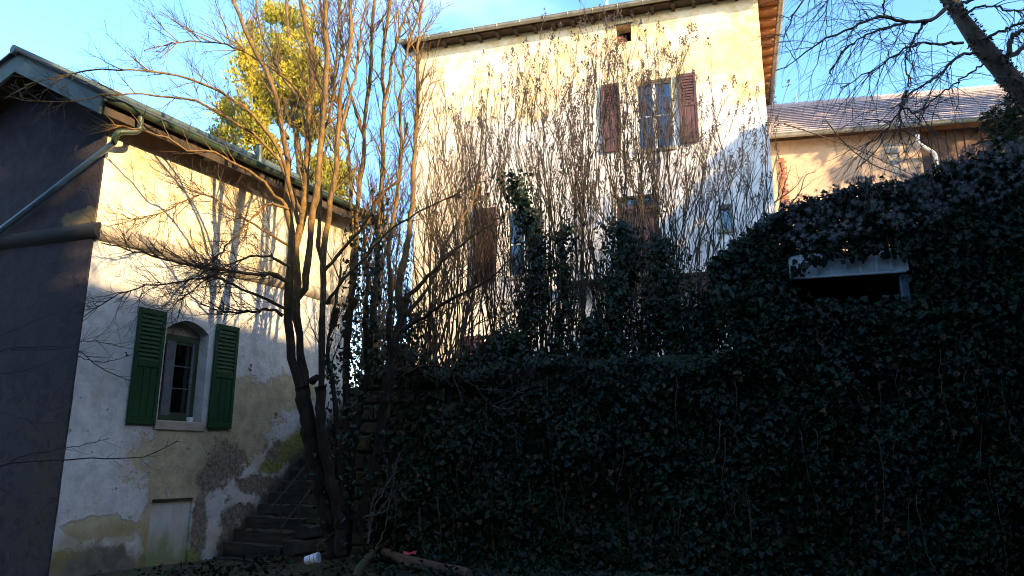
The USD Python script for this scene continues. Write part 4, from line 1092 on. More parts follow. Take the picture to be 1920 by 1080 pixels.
# ------------------------------------------------------------------ thicket of lilac before the tall house
def shrub(label, base, n, tops, seed, r0=0.0155, heads=1.0, mat=None, kids=7, twig=21, hs=1.2, group=None, name='lilac_shrub', up=0.55):
    """Upright stems from base to a fan of tops given as (px, py, depth) ranges."""
    rng = np.random.default_rng(seed)
    (xa, xb), (ya, yb), (da, db) = tops
    base = np.asarray(base, float)
    K = 16
    Ps, Rs = [], []
    for k in range(n):
        x = xa + (xb - xa) * (k + rng.uniform(0.1, 0.9)) / n
        env = 1 - 0.35 * abs((x - (xa + xb) / 2) / ((xb - xa) / 2 + 1e-6)) ** 2
        y = ya + (yb - ya) * rng.random() ** 1.3 + (1 - env) * 140
        tip = at(x, y, rng.uniform(da, db))
        b_ = base + np.array([rng.normal() * 0.12, rng.normal() * 0.12, 0.0]) + 0.10 * (tip - base) * [1, 1, 0]
        b_[2] = base[2] - 0.05
        mid = b_ * 0.55 + tip * 0.45 + np.array([(b_[0] - tip[0]) * 0.10, 0, 0.2]) + rng.normal(size=3) * [0.26, 0.26, 0.08]
        q_ = smooth_line([b_, b_ * 0.78 + mid * 0.22 + rng.normal(size=3) * 0.04, mid, mid * 0.45 + tip * 0.55 + rng.normal(size=3) * [0.2, 0.2, 0.06], tip], K)
        q_[1:-1] += rng.normal(size=(K - 2, 3)) * 0.012
        Ps.append(q_); Rs.append(np.linspace(r0 * rng.uniform(0.7, 1.25), 0.0045, K))
    P, Q = np.stack(Ps), np.stack(Rs)
    t = thing(name, label, 'shrub', base, group)
    part('stems', tubes(P, Q, 6), mat or m_lilac, t, smooth=True, kind='stuff')
    c_, cr = spawn(P, Q, n * kids, rng, (0.5, 1.6), (10, 32), up, 0.12, (0.38, 0.95), 9, 0.008, 0.0026, 0.07)
    e_, er = spawn(np.vstack([c_]), cr, n * twig, rng, (0.10, 0.42), (18, 55), up * 0.7, 0.1, (0.1, 1.0), 6, 0.004, 0.0018)
    part('branches', MB().add(*tubes(c_, cr, 4)).add(*tubes(e_, er, 3)).out(), mat or m_lilac, t, kind='stuff')
    if heads:
        tips = np.vstack([P[:, -1], c_[:, -1], e_[rng.random(len(e_)) < 0.12, -1]])
        dirs = np.vstack([P[:, -1] - P[:, -2], c_[:, -1] - c_[:, -2], (e_[:, -1] - e_[:, -2])[:len(tips) - len(P) - len(c_)]])
        keep = (rng.random(len(tips)) < heads) & (tips[:, 2] > base[2] + 2.9)
        tips, dirs = tips[keep], dirs[keep]
        dirs = dirs / (np.linalg.norm(dirs, axis=1, keepdims=True) + 1e-9) * 0.5 + UP * 0.6
        m = 22
        u_ = rng.uniform(-0.2, 1, (len(tips), m, 1))
        ln = rng.uniform(0.07, 0.17, (len(tips), 1, 1)) * hs
        cc = tips[:, None] + dirs[:, None] * ln * u_ + rng.normal(size=(len(tips), m, 3)) * 0.024 * hs * (1.15 - u_)
        cc = cc.reshape(-1, 3)
        dd = dirs[:, None].repeat(m, 1).reshape(-1, 3) + rng.normal(size=cc.shape) * 0.5
        dd /= np.linalg.norm(dd, axis=1, keepdims=True)
        a_ = np.cross(dd, [0.3, 0.5, 0.1]); a_ /= np.linalg.norm(a_, axis=1, keepdims=True); b2_ = np.cross(dd, a_)
        h_ = rng.uniform(0.012, 0.021, (len(cc), 1)) * hs; w2 = h_ * 0.42
        v = np.stack([cc - dd * h_, cc + a_ * w2, cc + b2_ * w2, cc - a_ * w2, cc - b2_ * w2, cc + dd * h_], 1)
        f0 = np.array([[0, 2, 1], [0, 3, 2], [0, 4, 3], [0, 1, 4], [5, 1, 2], [5, 2, 3], [5, 3, 4], [5, 4, 1]])
        part('seed_heads', (v.reshape(-1, 3), (f0[None] + (np.arange(len(cc)) * 6)[:, None, None]).reshape(-1, 3)), m_seed, t, kind='stuff')
    return t, P, Q


T0 = 3.2
sh = [
    ('leafless lilac shrub at the left end of the thicket, below the gutter corner', (865, 13.6), 13, ((775, 925), (190, 380), (13.2, 14.2))),
    ('leafless lilac shrub in front of the middle-floor red shutter on the left', (930, 13.4), 18, ((835, 985), (120, 300), (12.9, 14.0))),
    ('tallest dark lilac shrub left of the attic hatch', (1025, 13.2), 26, ((905, 1100), (62, 260), (12.7, 13.8))),
    ('leafless lilac shrub whose top crosses the gutter left of the attic hatch', (1075, 13.4), 20, ((1000, 1175), (45, 240), (12.9, 14.0))),
    ('leafless lilac shrub growing up past the attic hatch to the gutter', (1150, 13.2), 20, ((1060, 1230), (20, 220), (12.8, 13.8))),
    ('leafless lilac shrub right in front of the closed red shutters', (1205, 13.0), 21, ((1115, 1290), (40, 240), (12.4, 13.6))),
    ('leafless lilac shrub before the right shutter of the top window', (1255, 12.9), 16, ((1195, 1345), (82, 270), (12.4, 13.4))),
    ('sparse lilac shrub between the top window and the house corner', (1312, 12.6), 12, ((1280, 1420), (150, 330), (12.2, 13.0))),
    ('thin lilac shrub at the right house corner with dark tips', (1385, 12.4), 9, ((1360, 1480), (165, 350), (12.0, 12.8))),
]
SH_ = []
for k, (lab, (bx, d), n, tops) in enumerate(sh):
    b_ = at(bx, 690, d); b_[2] = T0
    SH_.append(shrub(lab, b_, n, tops, 100 + k, heads=0.5 if k < 2 else 0.85, group='leafless lilac shrubs before the tall house'))
# low and fine growth at the left, between the two houses
def bush(label, base, n, tops, seed, name='bare_bush', **k): return shrub(label, base, n, tops, seed, name=name, heads=0, group=None, **k)
b_ = at(800, 690, 12.9); b_[2] = T0
bush('yellow-brown bare bush beside the left corner of the tall house', b_, 18, ((745, 895), (130, 420), (12.4, 13.6)), 301, mat=m_willow, r0=0.017, kids=8, twig=18, up=0.3)
b_ = at(835, 690, 12.6); b_[2] = T0
bush('low tangled bare bush at the foot of the tall house', b_, 18, ((760, 960), (380, 560), (12.0, 13.2)), 302, mat=m_willow, r0=0.014, kids=10, twig=26, up=0.15)
b_ = at(705, 650, 17.0); b_[2] = T0
bush('dense twiggy bush in the gap between the two houses', b_, 26, ((640, 775), (250, 470), (16.2, 18.0)), 303, mat=m_twig, r0=0.020, kids=9, twig=26, up=0.25)
b_ = at(690, 660, 19.5); b_[2] = T0
t_, P_, Q_ = bush('farther grey bush seen in the gap between the houses', b_, 22, ((630, 790), (330, 560), (19.0, 20.5)), 304, mat=m_twig, r0=0.022, kids=9, twig=24, up=0.2)
rng = np.random.default_rng(77)
part('withered_leaves', ivy_on_stem(P_, Q_, 2200, rng, 0.45, (0.06, 0.10), (0.0, 0.85)), m_dead, t_, kind='stuff')
b_ = at(740, 690, 12.8); b_[2] = T0
t_, P_, Q_ = bush('leafy low bush at the top of the stone stairs', b_, 12, ((690, 790), (560, 690), (12.4, 13.2)), 305, mat=m_willow, r0=0.012, kids=8, twig=18, up=0.2)
part('foliage', ivy_on_stem(P_, Q_, 1500, rng, 0.28), m_ivylit, t_, kind='stuff')

for k, (lab, bx, d, n, tops) in enumerate((('low tangle of bare shoots under the middle-floor window', 985, 12.7, 24, ((890, 1080), (400, 590), (12.3, 13.2))), ('low tangle of bare shoots under the closed red shutters', 1120, 12.6, 24, ((1040, 1220), (420, 600), (12.2, 13.1))), ('low tangle of bare shoots right of the closed red shutters', 1265, 12.4, 18, ((1190, 1360), (420, 600), (12.0, 12.9))), ('straggling yellowish shoots in front of the left red shutter', 850, 12.9, 13, ((740, 960), (260, 520), (12.4, 13.4))))):
    b_ = at(bx, 690, d); b_[2] = T0
    bush(lab, b_, n, tops, 320 + k, mat=m_willow if k == 3 else m_lilac, r0=0.011, kids=8, twig=26, up=0.12)

# ivy towers in the thicket
def tower(label, pts, d, n, spread, seed, mat=None):
    rng = np.random.default_rng(seed)
    q_ = smooth_line([at(x, y, d) for x, y in pts], 14)[None]
    t = thing('ivy_column', label, 'ivy', q_[0, 0])
    n, spread = int(n * 2.0), spread * 1.0
    part('stem', tubes(q_, np.linspace(0.035, 0.012, 14)[None], 7), m_vine, t, smooth=True)
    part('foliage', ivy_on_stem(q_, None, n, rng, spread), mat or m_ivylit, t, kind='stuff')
    return t


tower('ivy-wrapped stem in front of the blue middle-floor window', [(975, 720), (985, 620), (1000, 540), (1010, 470), (985, 400), (960, 330)], 12.6, 1500, 0.22, 1)
tower('ivy-wrapped stem left of the closed red shutters', [(1050, 720), (1048, 620), (1060, 560), (1055, 470), (1062, 420)], 12.5, 650, 0.15, 2)
tower('thick ivy column under the left edge of the closed red shutters', [(1150, 720), (1155, 640), (1160, 560), (1165, 510), (1175, 470), (1160, 420)], 12.2, 1900, 0.24, 3)
tower('ivy column hanging under the right edge of the closed red shutters', [(1265, 720), (1262, 640), (1255, 560), (1245, 500), (1235, 450)], 12.2, 1400, 0.22, 4)
tower('ivy column right of the shutters against the pale wall', [(1300, 720), (1322, 640), (1335, 580), (1340, 540)], 12.0, 1400, 0.26, 5)
tower('rounded ivy clump before the ground-floor window', [(925, 720), (930, 690), (935, 650), (955, 630)], 12.5, 1600, 0.26, 6)
tower('small ivy clump left of the ground-floor window', [(880, 720), (885, 690), (900, 660)], 12.5, 500, 0.20, 7)
tower('ivy clump between the columns at the wall top', [(1100, 720), (1095, 680), (1105, 650), (1110, 600)], 12.2, 800, 0.18, 8)
tower('loose ivy stem crossing the pale wall beside the closed shutters', [(1215, 720), (1210, 650), (1225, 590), (1215, 540)], 12.1, 500, 0.14, 9)

# ------------------------------------------------------------------ yellow evergreen behind the outhouse
rng = np.random.default_rng(55)
gt = at(560, 400, 19.0)
gold = thing('yellow_evergreen', 'tall evergreen glowing yellow-green in the sun behind the outhouse roof', 'tree', (gt[0], gt[1], 3.1))
gspec = [([(570, 560), (565, 420), (560, 300), (548, 180), (540, 60), (536, -10)], 19, 19, 34, 6)]
for x_, y_, bx, by in ((505, 20, 545, 230), (470, 60, 540, 260), (455, 95, 530, 290), (440, 150, 530, 330), (415, 200, 520, 360), (400, 250, 510, 380), (430, 300, 520, 400), (575, 20, 552, 200), (590, 90, 558, 240), (610, 160, 565, 290),
                       (620, 240, 570, 350), (640, 290, 580, 400), (650, 330, 580, 420), (480, 180, 540, 320), (525, 90, 546, 240), (560, 120, 555, 260), (500, 260, 548, 380), (600, 320, 570, 420), (540, 5, 545, 160), (465, 240, 535, 350), (585, 200, 560, 330)):
    dd_ = rng.uniform(18.2, 20.2)
    gspec.append(([(bx, by), ((bx * 0.5 + x_ * 0.5) + (x_ - bx) * 0.12, (by + y_) / 2 + 20), (x_, y_)], 19, dd_, 12, 3))
GP, GR = stems_of(gspec, 20, 3)
part('trunk', tubes(GP[0], GR[0], 8, True), m_bark, gold, smooth=True)
part('limbs', tubes(GP[1:], GR[1:], 5), m_bark, gold, kind='stuff')
k1, kr1 = spawn(GP[1:], GR[1:], 700, rng, (0.25, 0.8), (25, 55), 0.75, 0.3, (0.12, 1.0), 7, 0.008)
part('sprays', tubes(k1, kr1, 3), m_bark, gold, kind='stuff')
src = np.concatenate([k1.reshape(-1, 3), GP[1:, 4:].reshape(-1, 3)])
pk = src[rng.integers(0, len(src), 46000)] + rng.normal(size=(46000, 3)) * 0.135
pk = pk[fbm(pk * 1.7, 3, 4) > 0.45]
part('foliage', leaves(pk, rng.normal(size=pk.shape) + SUN * 0.8, rng.uniform(0.09, 0.17, len(pk)), rng, BLADE * [1.1, 1, 1], BLADE_F, tip=UP * 0.8 + 0 * pk), m_gold, gold, kind='stuff')

# ------------------------------------------------------------------ leaning tree, top right
lean = [
    ([(2230, 1100), (2170, 760), (2080, 430), (1985, 262), (1920, 178), (1870, 118), (1822, 62), (1780, 0), (1750, -60), (1700, -160)], 9.2, 8.6, 84, 40),
    ([(1776, 12), (1740, 38), (1690, 41), (1662, 33), (1640, 31), (1600, 50), (1545, 75), (1500, 108), (1455, 132)], 8.65, 8.0, 13, 3),
    ([(1735, 40), (1690, 46), (1650, 55), (1610, 75), (1575, 105), (1555, 138)], 8.6, 8.2, 9, 3),
    ([(1738, 40), (1716, 70), (1701, 100), (1698, 125), (1708, 162)], 8.6, 8.3, 9, 3),
    ([(1806, 80), (1762, 83), (1735, 79), (1690, 95), (1640, 130), (1575, 165)], 8.75, 8.2, 9, 3),
    ([(1835, 100), (1800, 103), (1770, 130), (1740, 155), (1710, 172), (1688, 198)], 8.8, 8.4, 10, 4),
    ([(1845, 118), (1800, 150), (1760, 180), (1735, 205), (1722, 235)], 8.8, 8.9, 6, 3),
    ([(1886, 126), (1889, 95), (1904, 62), (1940, 56)], 8.85, 8.8, 15, 12),
    ([(1835, 76), (1872, 60), (1940, 34), (2000, 10)], 8.75, 8.4, 9, 6),
    ([(1790, 12), (1832, -6), (1880, -30)], 8.65, 8.3, 11, 6),
    ([(1660, 33), (1655, 0), (1648, -40)], 8.5, 8.2, 6, 3),
    ([(1700, 170), (1690, 200), (1687, 240), (1691, 270)], 8.5, 8.4, 9, 3),
    ([(1688, 198), (1665, 240), (1620, 275), (1605, 300)], 8.5, 8.2, 6, 2),
    ([(1690, 200), (1720, 220), (1728, 250), (1722, 300)], 8.5, 8.6, 5, 2),
    ([(1780, 0), (1730, -40), (1640, -60), (1540, -30), (1490, 25), (1470, 70)], 8.6, 7.8, 12, 3),
    ([(1760, -60), (1690, -90), (1600, -80), (1560, -20), (1545, 40)], 8.6, 8.0, 10, 3),
    ([(1870, 118), (1930, 80), (1990, 10), (2020, -60)], 8.9, 9.4, 16, 8),
    ([(1800, 30), (1850, 10), (1900, 20), (1950, 0)], 8.7, 8.2, 8, 4),
]
LP, LR = stems_of(lean, 24, 12, 0.012)
lt = thing('leaning_tree', 'old mossy tree leaning in from the right with drooping bare branches', 'tree', (LP[0, 0, 0], LP[0, 0, 1], 0.1))
part('trunk', tubes(LP[0], LR[0], 14, True), m_mossbark, lt, smooth=True)
for k in range(1, len(lean)): part('branch', tubes(LP[k], LR[k], 7, True), m_mossbark, lt, smooth=True)
rng = np.random.default_rng(14)
K0 = LP.shape[1]; n = 5200
xx = rng.uniform(0.25, 0.98, n) * (K0 - 1); ii = np.minimum(xx.astype(int), K0 - 2); tt = (xx - ii)[:, None]
bb = LP[0, ii] * (1 - tt) + LP[0, ii + 1] * tt
ax_ = LP[0, ii + 1] - LP[0, ii]; ax_ /= np.linalg.norm(ax_, axis=1, keepdims=True)
dd = rng.normal(size=(n, 3)); dd -= (dd * ax_).sum(1, keepdims=True) * ax_; dd /= np.linalg.norm(dd, axis=1, keepdims=True)
sel = fbm((bb + dd * 0.2) * 3.2, 4, 6) > 0.46
bb, dd, ii = bb[sel], dd[sel], ii[sel]
part('moss', leaves(bb + dd * (LR[0, ii][:, None] * 0.97), rng.normal(size=bb.shape), rng.uniform(0.018, 0.045, len(bb)), rng, BLADE * [2.2, 1, 1], BLADE_F, tip=dd), m_moss, lt, kind='stuff')
d1_, e1_ = spawn(LP[1:], LR[1:], 330, rng, (0.4, 1.3), (25, 65), -0.05, -0.28, (0.15, 1.0), 10, 0.006, 0.0015, 0.05)
d2_, e2_ = spawn(d1_, e1_, 1300, rng, (0.1, 0.5), (20, 55), -0.08, -0.15, (0.15, 1.0), 6, 0.003, 0.0012)
part('twigs', MB().add(*tubes(d1_, e1_, 4)).add(*tubes(d2_, e2_, 3)).out(), m_mossbark, lt, kind='stuff')

# ------------------------------------------------------------------ yew on the right
rng = np.random.default_rng(31)
yb = at(1945, 420, 11.5)
yew = thing('yew_tree', 'dark green yew with drooping sprays above the right end of the ivy mound', 'tree', (yb[0], yb[1], 3.1))
yspec = [([(1950, 620), (1945, 420), (1950, 250), (1960, 150)], 11.5, 11.5, 26, 8)]
for k in range(34):
    y0 = rng.uniform(200, 400); x1 = 1945 - rng.uniform(60, 160) * (0.55 + 0.45 * (y0 - 180) / 220) if k % 4 else 1945 + rng.uniform(20, 120)
    yspec.append(([(1948, y0), ((1948 + x1) / 2, y0 - 22), (x1, y0 + rng.uniform(-10, 40))], 11.5, rng.uniform(10.6, 12.2), 9, 2))
YP, YR = stems_of(yspec, 18, 5)
part('trunk', tubes(YP[0], YR[0], 8, True), m_mossbark, yew, smooth=True)
part('limbs', tubes(YP[1:], YR[1:], 5), m_mossbark, yew, kind='stuff')
k1, kr1 = spawn(YP[1:], YR[1:], 520, rng, (0.2, 0.6), (30, 70), 0.05, -0.15, (0.2, 1.0), 8, 0.006)
K8 = k1.shape[1]
idx = rng.integers(0, len(k1), 22000); tpos = rng.uniform(0.1, 1, 22000) * (K8 - 1); ii = np.minimum(tpos.astype(int), K8 - 2); ft = (tpos - ii)[:, None]
pp = k1[idx, ii] * (1 - ft) + k1[idx, ii + 1] * ft
tdir = k1[idx, ii + 1] - k1[idx, ii]; tdir /= np.linalg.norm(tdir, axis=1, keepdims=True)
part('sprays', tubes(k1, kr1, 3), m_mossbark, yew, kind='stuff')
part('foliage', leaves(pp, UP + rng.normal(size=pp.shape) * 0.3, rng.uniform(0.05, 0.09, len(pp)), rng, BLADE * [0.6, 1, 1], BLADE_F, tip=tdir + rng.normal(size=pp.shape) * 0.5), m_yew, yew, kind='stuff')

# ------------------------------------------------------------------ twigs reaching in from the left
left = [
    ([(-160, 960), (-60, 890), (0, 871), (122, 862), (225, 860), (275, 855), (334, 827)], 7.4, 7.9, 6, 2),
    ([(0, 875), (60, 850), (125, 840), (165, 832), (205, 822)], 7.5, 7.8, 4, 1.5),
    ([(-160, 940), (-80, 720), (0, 658), (60, 650), (140, 655), (190, 690), (245, 714)], 7.4, 8.2, 5, 2),
    ([(20, 655), (100, 655), (160, 640), (200, 643), (250, 655)], 7.6, 8.1, 4, 1.5),
    ([(140, 665), (180, 678), (225, 672), (246, 664)], 7.9, 8.2, 3, 1.5),
    ([(-160, 940), (-90, 700), (-20, 640), (40, 610), (100, 590), (150, 582)], 7.4, 8.4, 5, 2),
    ([(-60, 690), (0, 700), (60, 690), (110, 670)], 7.5, 7.9, 3, 1.5),
    ([(-160, 960), (-100, 800), (-20, 770), (60, 790), (120, 790)], 7.4, 7.9, 4, 1.5),
]
UP_, UR = stems_of(left, 22, 6, 0.006)
ls = thing('bare_shrub', 'bare whippy shrub reaching in from the left edge before the dark gable', 'shrub', (UP_[0, 0, 0], UP_[0, 0, 1], 0.1))
rng = np.random.default_rng(4)
for k in range(len(left)): part('branch', tubes(UP_[k], UR[k], 6, True), m_twig, ls, smooth=True)
k1, kr1 = spawn(UP_, UR, 90, rng, (0.08, 0.4), (25, 60), 0.15, 0.1, (0.3, 1), 6, 0.003, 0.0012)
part('twigs', tubes(k1, kr1, 3), m_twig, ls, kind='stuff')

brush = [([(690, 1020), (700, 960), (722, 915), (742, 880), (748, 850)], 10.4, 10.6, 5, 2), ([(688, 985), (715, 955), (735, 925), (760, 905)], 10.3, 10.2, 4, 1.5), ([(683, 970), (720, 960), (752, 935), (770, 940)], 10.3, 10.1, 4, 1.5),
         ([(692, 1015), (693, 980), (700, 940), (712, 905)], 10.3, 10.3, 4, 1.5), ([(705, 1030), (722, 990), (728, 950), (738, 900), (736, 870)], 10.3, 10.4, 4, 1.5), ([(590, 1024), (612, 1010), (626, 997)], 10.3, 10.3, 4, 2)]
DP, DR = stems_of(brush, 18, 7, 0.010)
db = thing('dead_brush', 'dry pale twigs tangled at the foot of the ivy beside the tree', 'twigs', DP[0, 0])
k1, kr1 = spawn(DP, DR, 60, np.random.default_rng(6), (0.1, 0.4), (25, 60), 0.1, 0.0, (0.2, 1), 7, 0.003, 0.0012)
part('twigs', MB().add(*tubes(DP, DR, 5)).add(*tubes(k1, kr1, 3)).out(), m_vine, db, kind='stuff')

# ------------------------------------------------------------------ on the ground
rng = np.random.default_rng(8)


def on_ground(px, py, z=0.12):
    r = ray(px, py); return EYE + r * ((z - EYE[2]) / r[2])


for k, (x0, y0, x1, y1, w0, w1, lab) in enumerate(((722, 1036, 880, 1076, 20, 16, 'longest fallen reddish log lying below the ivy'), (668, 1078, 700, 1036, 17, 12, 'short mossy log standing askew at the foot of the tree'), (745, 1050, 800, 1064, 9, 6, 'thin stick beside the longest fallen log'), (690, 1030, 740, 1046, 14, 10, 'stubby reddish log at the left end of the log pile'))):
    p0, p1 = on_ground(x0, y0, 0.26 if k != 1 else 0.2), on_ground(x1, y1, 0.2)
    if k == 1: p0, p1 = at(668, 1082, 10.2), at(700, 1034, 10.4)
    d_ = (p0[1] + p1[1]) / 2
    q_ = smooth_line([p0, p0 * 0.6 + p1 * 0.4 + rng.normal(size=3) * 0.02, p1], 12)
    lg = thing('fallen_log', lab, 'log', (p0 + p1) / 2)
    part('wood', tubes(q_, np.linspace(w0, w1, 12) / F * d_ / 2 * (1 + 0.1 * rng.normal(size=12)), 10, True), m_log if k != 1 else m_mossstone, lg, smooth=40)
    part('knot', tubes(np.array([q_[5], q_[5] + UP * 0.06 + rng.normal(size=3) * 0.02]), np.array([0.02, 0.014]), 7, True), m_log, lg)
# cup
cpos = at(586, 1048, 10.6)
cup = thing('plastic_cup', 'white plastic cup lying on its side beside the tree foot', 'cup', cpos)
ax = np.array([0.93, -0.2, 0.22]); ax /= np.linalg.norm(ax)
cq = np.array([cpos + ax * t for t in (-0.10, -0.10, 0.09, 0.09, -0.05)])
part('body', tubes(cq, np.array([0.005, 0.054, 0.072, 0.066, 0.048]), 16), m_plastic, cup, smooth=40)
for t_ in (-0.02, 0.045):
    part('band', tubes(np.array([cpos + ax * t_, cpos + ax * (t_ + 0.008)]), np.array([0.0640, 0.0645]) + 0.095 * t_, 16, True), m_darkwood, cup)
sc = at(768, 1040, 10.3)
gxx, gyy = np.meshgrid(np.linspace(-1, 1, 6), np.linspace(-1, 1, 6))
sv = np.stack([gxx * 0.085, gyy * 0.05, 0.05 * rng.random(gxx.shape)], -1).reshape(-1, 3) + sc
a = (np.arange(5)[:, None] * 6 + np.arange(5)[None]).ravel()
solo('plastic_scrap', (sv, np.stack([a, a + 1, a + 7, a + 6], 1)), m_scrap, 'crumpled bright red plastic scrap on the fallen logs', 'litter', smooth=True)
# ground ivy and fallen leaves
n = 9000
gc = np.column_stack([rng.uniform(-6, 9, n), rng.uniform(7.5, 12.9, n)])
oL = (np.column_stack([gc, 0 * gc[:, :1]]) - L.P) @ L.n
gc = gc[(oL > 0.9) & (fbm(np.column_stack([gc, 0 * gc[:, :1]]), 3, 9) > 0.42)]
gzz = ground_z(gc[:, 0], gc[:, 1])
keep = gzz < 0.6; gc, gzz = gc[keep], gzz[keep]
solo('ground_ivy', leaves(np.column_stack([gc, gzz + rng.uniform(0.02, 0.16, len(gc))]), UP + 0 * np.column_stack([gc, gc[:, :1]]), rng.uniform(0.05, 0.09, len(gc)), rng, droop=0.1), m_ivy, 'ivy and weeds creeping over the yard below the wall', 'ground cover', kind='stuff')
n = 1500
gc = np.column_stack([rng.uniform(-6, 8, n), rng.uniform(8.0, 12.5, n)]); gzz = ground_z(gc[:, 0], gc[:, 1])
keep = gzz < 0.6; gc, gzz = gc[keep], gzz[keep]
fl = MB().add(*leaves(np.column_stack([gc, gzz + 0.02]), UP + 0 * np.column_stack([gc, gc[:, :1]]), rng.uniform(0.04, 0.08, len(gc)), rng, droop=0.0))
sl = rng.integers(0, len(tr), 120); sa = np.array(tr)[sl]
fl.add(*leaves(L.pt(sa[:, 0] + rng.uniform(0, 0.2, 120), sa[:, 1] + 0.02, rng.uniform(0.05, 1.2, 120)), UP + np.zeros((120, 3)), rng.uniform(0.04, 0.08, 120), rng, droop=0.0))
solo('fallen_leaves', fl.out(), m_dead, 'scattered brown dead leaves on the yard and the steps', 'leaves', kind='stuff')
# weeds by the stairs, small flecks stuck on the wall
for x_, y_, lab in ((469, 683, 'upper of two withered scraps clinging to the wall right of the green shutters'), (466, 690, 'lower of two withered scraps clinging to the wall right of the green shutters'), (517, 775, 'small dark withered scrap on the wall near the mossy patch'), (396, 415, 'dark withered scrap on the sunlit wall above the moulded ledge'), (236, 660, 'curled withered scrap on the wall left of the green shutter')):
    s_, z_ = L.px(x_, y_)
    solo('torn_leaf', leaves(L.pt(np.array([s_, s_ + 0.02]), np.array([z_, z_ - 0.03]), np.array([0.012, 0.014])), np.array([L.n, L.n]), 0.045, rng, droop=0.5), m_dead, lab, 'leaf')

# ------------------------------------------------------------------ behind the camera: unseen houses and trees added to shade the yard
SHADE = dict(house_h=12.6)
trav = np.array([-SUN[0], -SUN[1]]) / math.hypot(SUN[0], SUN[1]); perp = np.array([-trav[1], trav[0]]) * -1.0


def ap(a_, p_): v = trav * a_ + perp * p_; return np.array([v[0], v[1], 0.0])


NB = Wall(ap(-13.0, 3.2), perp)
if NB.n @ np.array([trav[0], trav[1], 0]) < 0: pass
nb = thing('added_shade_house', 'unseen plain house added behind the camera to shade the yard', 'house', ap(-14, 7) + [0, 0, 0.1])  # added house, never in view; its roof shades the lower walls
c = []
for z_, dp_ in ((0.0, 4.0), (10.4, 4.0)):
    pass
A_ = [ap(-12, 3.2), ap(-12, 12.0), ap(-19, 12.0), ap(-19, 3.2)]
part('walls', hexa([p + UP * z for z in (0, 10.2) for p in A_]), m_barn, nb)
A_ = [ap(-11.5, 3.0), ap(-11.5, 12.0), ap(-19.5, 12.0), ap(-19.5, 3.0)]
rg = [ap(-15.5, 3.0) + UP * 13.0, ap(-15.5, 12.0) + UP * 13.0]
hv = trimesh.convex.convex_hull(np.array([p + UP * 10.2 for p in A_] + rg))
part('roof', (hv.vertices, hv.faces), m_tile, nb)


def added_shade_tree(label, a_, p_, h, w, n, seed, mat=m_yew, low=0.1, name='added_shade_evergreen', conic=True):  # unseen tree added to block sun and sky light
    rng = np.random.default_rng(seed)
    b_ = ap(a_, p_) + UP * 0.1
    t = thing(name, label, 'tree', b_)
    q_ = np.array([b_ + UP * h * k for k in np.linspace(0, 0.97, 8)])
    part('trunk', tubes(q_, np.linspace(0.25, 0.03, 8), 8), m_mossbark, t, smooth=True)
    u_ = rng.uniform(low, 1, n) ** 0.9
    rr = w * ((1 - u_) ** 0.6 if conic else np.sin(np.clip(u_, 0.02, 0.98) * math.pi) ** 0.5) * rng.uniform(0.3, 1, n) ** 0.4
    an = rng.uniform(0, 2 * math.pi, n)
    pts = b_ + np.column_stack([np.cos(an) * rr, np.sin(an) * rr, u_ * h])
    part('foliage', leaves(pts, np.column_stack([np.cos(an), np.sin(an), 0 * an + 0.4]), rng.uniform(0.25, 0.55, n), rng), mat, t, kind='stuff')


nb2 = thing('added_shade_barn', 'second unseen plain house added to shade the foot of the tall house', 'house', ap(-15, 15) + [0, 0, 0.1])  # added unseen roof, lifts the shadow edge on the tall house
A_ = [ap(-12.5, 11.8), ap(-12.5, 21.5), ap(-18, 21.5), ap(-18, 11.8)]
part('walls', hexa([p + UP * z for z in (0, 10.4) for p in A_]), m_barn, nb2)
A_ = [ap(-12, 11.4), ap(-12, 22), ap(-18.5, 22), ap(-18.5, 11.4)]
rg = [ap(-15.2, 11.4) + UP * 13.2, ap(-15.2, 22.0) + UP * 12.6]
hv = trimesh.convex.convex_hull(np.array([p + UP * 10.4 for p in A_] + rg))
part('roof', (hv.vertices, hv.faces), m_tile, nb2)
added_shade_tree('unseen tall dark evergreen added to keep the sun off the gable', -12, 0.0, 21, 3.75, 9000, 61, conic=False)
added_shade_tree('unseen second dark fir added to shade the yard', -12, -4.5, 16, 3.2, 7000, 62)


def added_ring_tree(label, x, y, h, w, n, seed, low=0.0):  # one of a ring of added unseen evergreens that dims the yard
    v = np.array([x, y]); added_shade_tree(label, float(v @ trav), float(v @ perp), h, w, n, seed, low=low, conic=False, name='added_ring_evergreen')


added_ring_tree('evergreen oak at the left of the yard, out of the picture', -12.5, 5.0, 12.5, 3.2, 3600, 71)
added_ring_tree('evergreen oak at the near left of the yard, out of the picture', -9.5, -1.5, 12, 3.6, 3600, 72)
added_ring_tree('evergreen oak behind the viewer on the left, out of the picture', -4.5, -6.5, 11.5, 3.6, 3600, 73)
added_ring_tree('evergreen oak straight behind the viewer, out of the picture', 2.0, -7.5, 10.5, 3.6, 3600, 74)
added_ring_tree('evergreen oak behind the viewer on the right, out of the picture', 8.0, -4.5, 9.8, 3.4, 3600, 75)


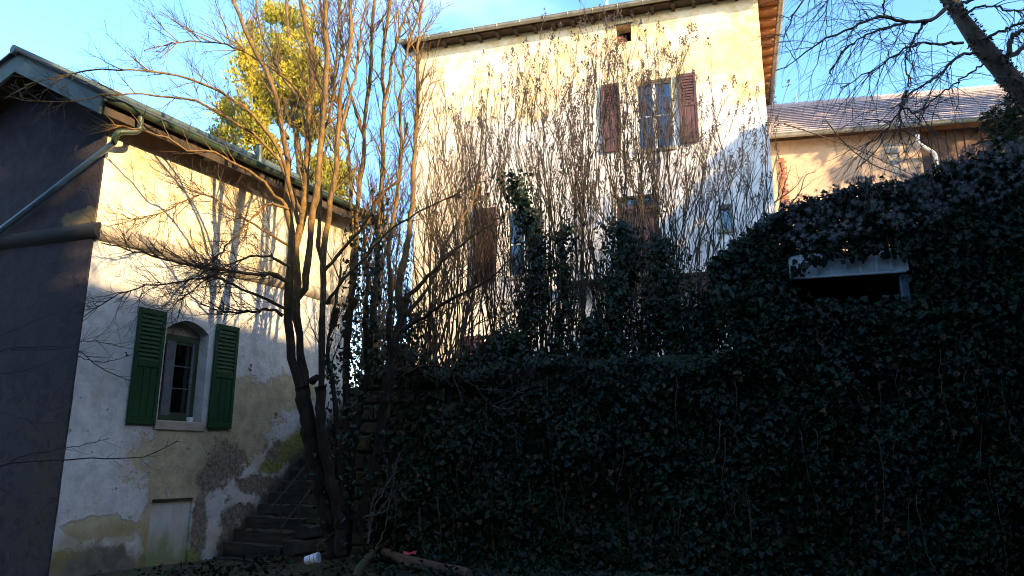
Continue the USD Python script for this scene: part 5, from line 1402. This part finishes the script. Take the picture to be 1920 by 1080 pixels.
def added_bare_tree(label, x, y, h, seed, n1=34):  # added unseen bare tree, throws blotchy shade on the tall house and barn
    rng = np.random.default_rng(seed)
    b_ = np.array([x, y, 0.1])
    t = thing('added_bare_tree', label, 'tree', b_)
    q_ = smooth_line([b_, b_ + [0.1, 0.1, h * 0.3], b_ + [-0.1, 0.2, h * 0.65], b_ + [0.1, 0, h]], 18)[None]
    r_ = np.linspace(0.20, 0.03, 18)[None]
    part('trunk', tubes(q_, r_, 10), m_mossbark, t, smooth=True)
    a1, e1 = spawn(q_, r_, n1, rng, (1.5, 4.2), (30, 60), 0.5, 0.2, (0.3, 1), 12, 0.06, 0.012, 0.05)
    a2, e2 = spawn(a1, e1, n1 * 7, rng, (0.6, 1.9), (25, 60), 0.3, 0.1, (0.15, 1), 9, 0.025, 0.006)
    a3, e3 = spawn(a2, e2, n1 * 30, rng, (0.3, 0.9), (25, 60), 0.2, 0.05, (0.1, 1), 6, 0.01, 0.004)
    part('branches', MB().add(*tubes(a1, e1, 5)).add(*tubes(a2, e2, 4)).add(*tubes(a3, e3, 3)).out(), m_mossbark, t, kind='stuff')


added_bare_tree('bare winter tree at the right of the yard, added unseen for its shadow', 13.0, 8.0, 11.5, 81)
added_bare_tree('second bare winter tree at the right of the yard, added unseen for its shadow', 15.5, 5.5, 12.5, 82)
added_bare_tree('bare winter tree near the barn end, added unseen for its shadow', 19.5, 10.5, 14.0, 83)
added_bare_tree('bare winter tree above the near right of the yard, added unseen for its shadow', 9.5, 3.5, 9.0, 84, 26)

for k, (x_, y_, h_, w_) in enumerate(((7.0, 3.4, 7.6, 2.4), (9.6, 6.0, 7.2, 2.4), (6.2, -0.6, 8.0, 2.6), (-6.6, 2.0, 8.0, 2.2), (-9.2, 4.8, 8.5, 2.4), (-3.2, -3.6, 8.0, 2.5), (1.4, -4.4, 8.0, 2.6))):  # unseen laurels added close in to darken the lower yard
    added_ring_tree(f'{("first", "second", "third", "fourth", "fifth", "sixth", "seventh")[k]} clipped laurel around the yard, out of the picture', x_, y_, h_, w_, 3200, 90 + k)

added_shade_tree('loose high-crowned evergreen at the right of the yard, added unseen to mottle the tall house', -4.0, 16.4, 12.6, 1.9, 420, 101, low=0.66, conic=False)  # loose unseen crowns added to mottle the wall and the barn roof
added_shade_tree('loose high-crowned evergreen before the barn, added unseen to streak its roof with shade', -2.0, 22.0, 16.8, 3.4, 800, 102, low=0.70, conic=False)
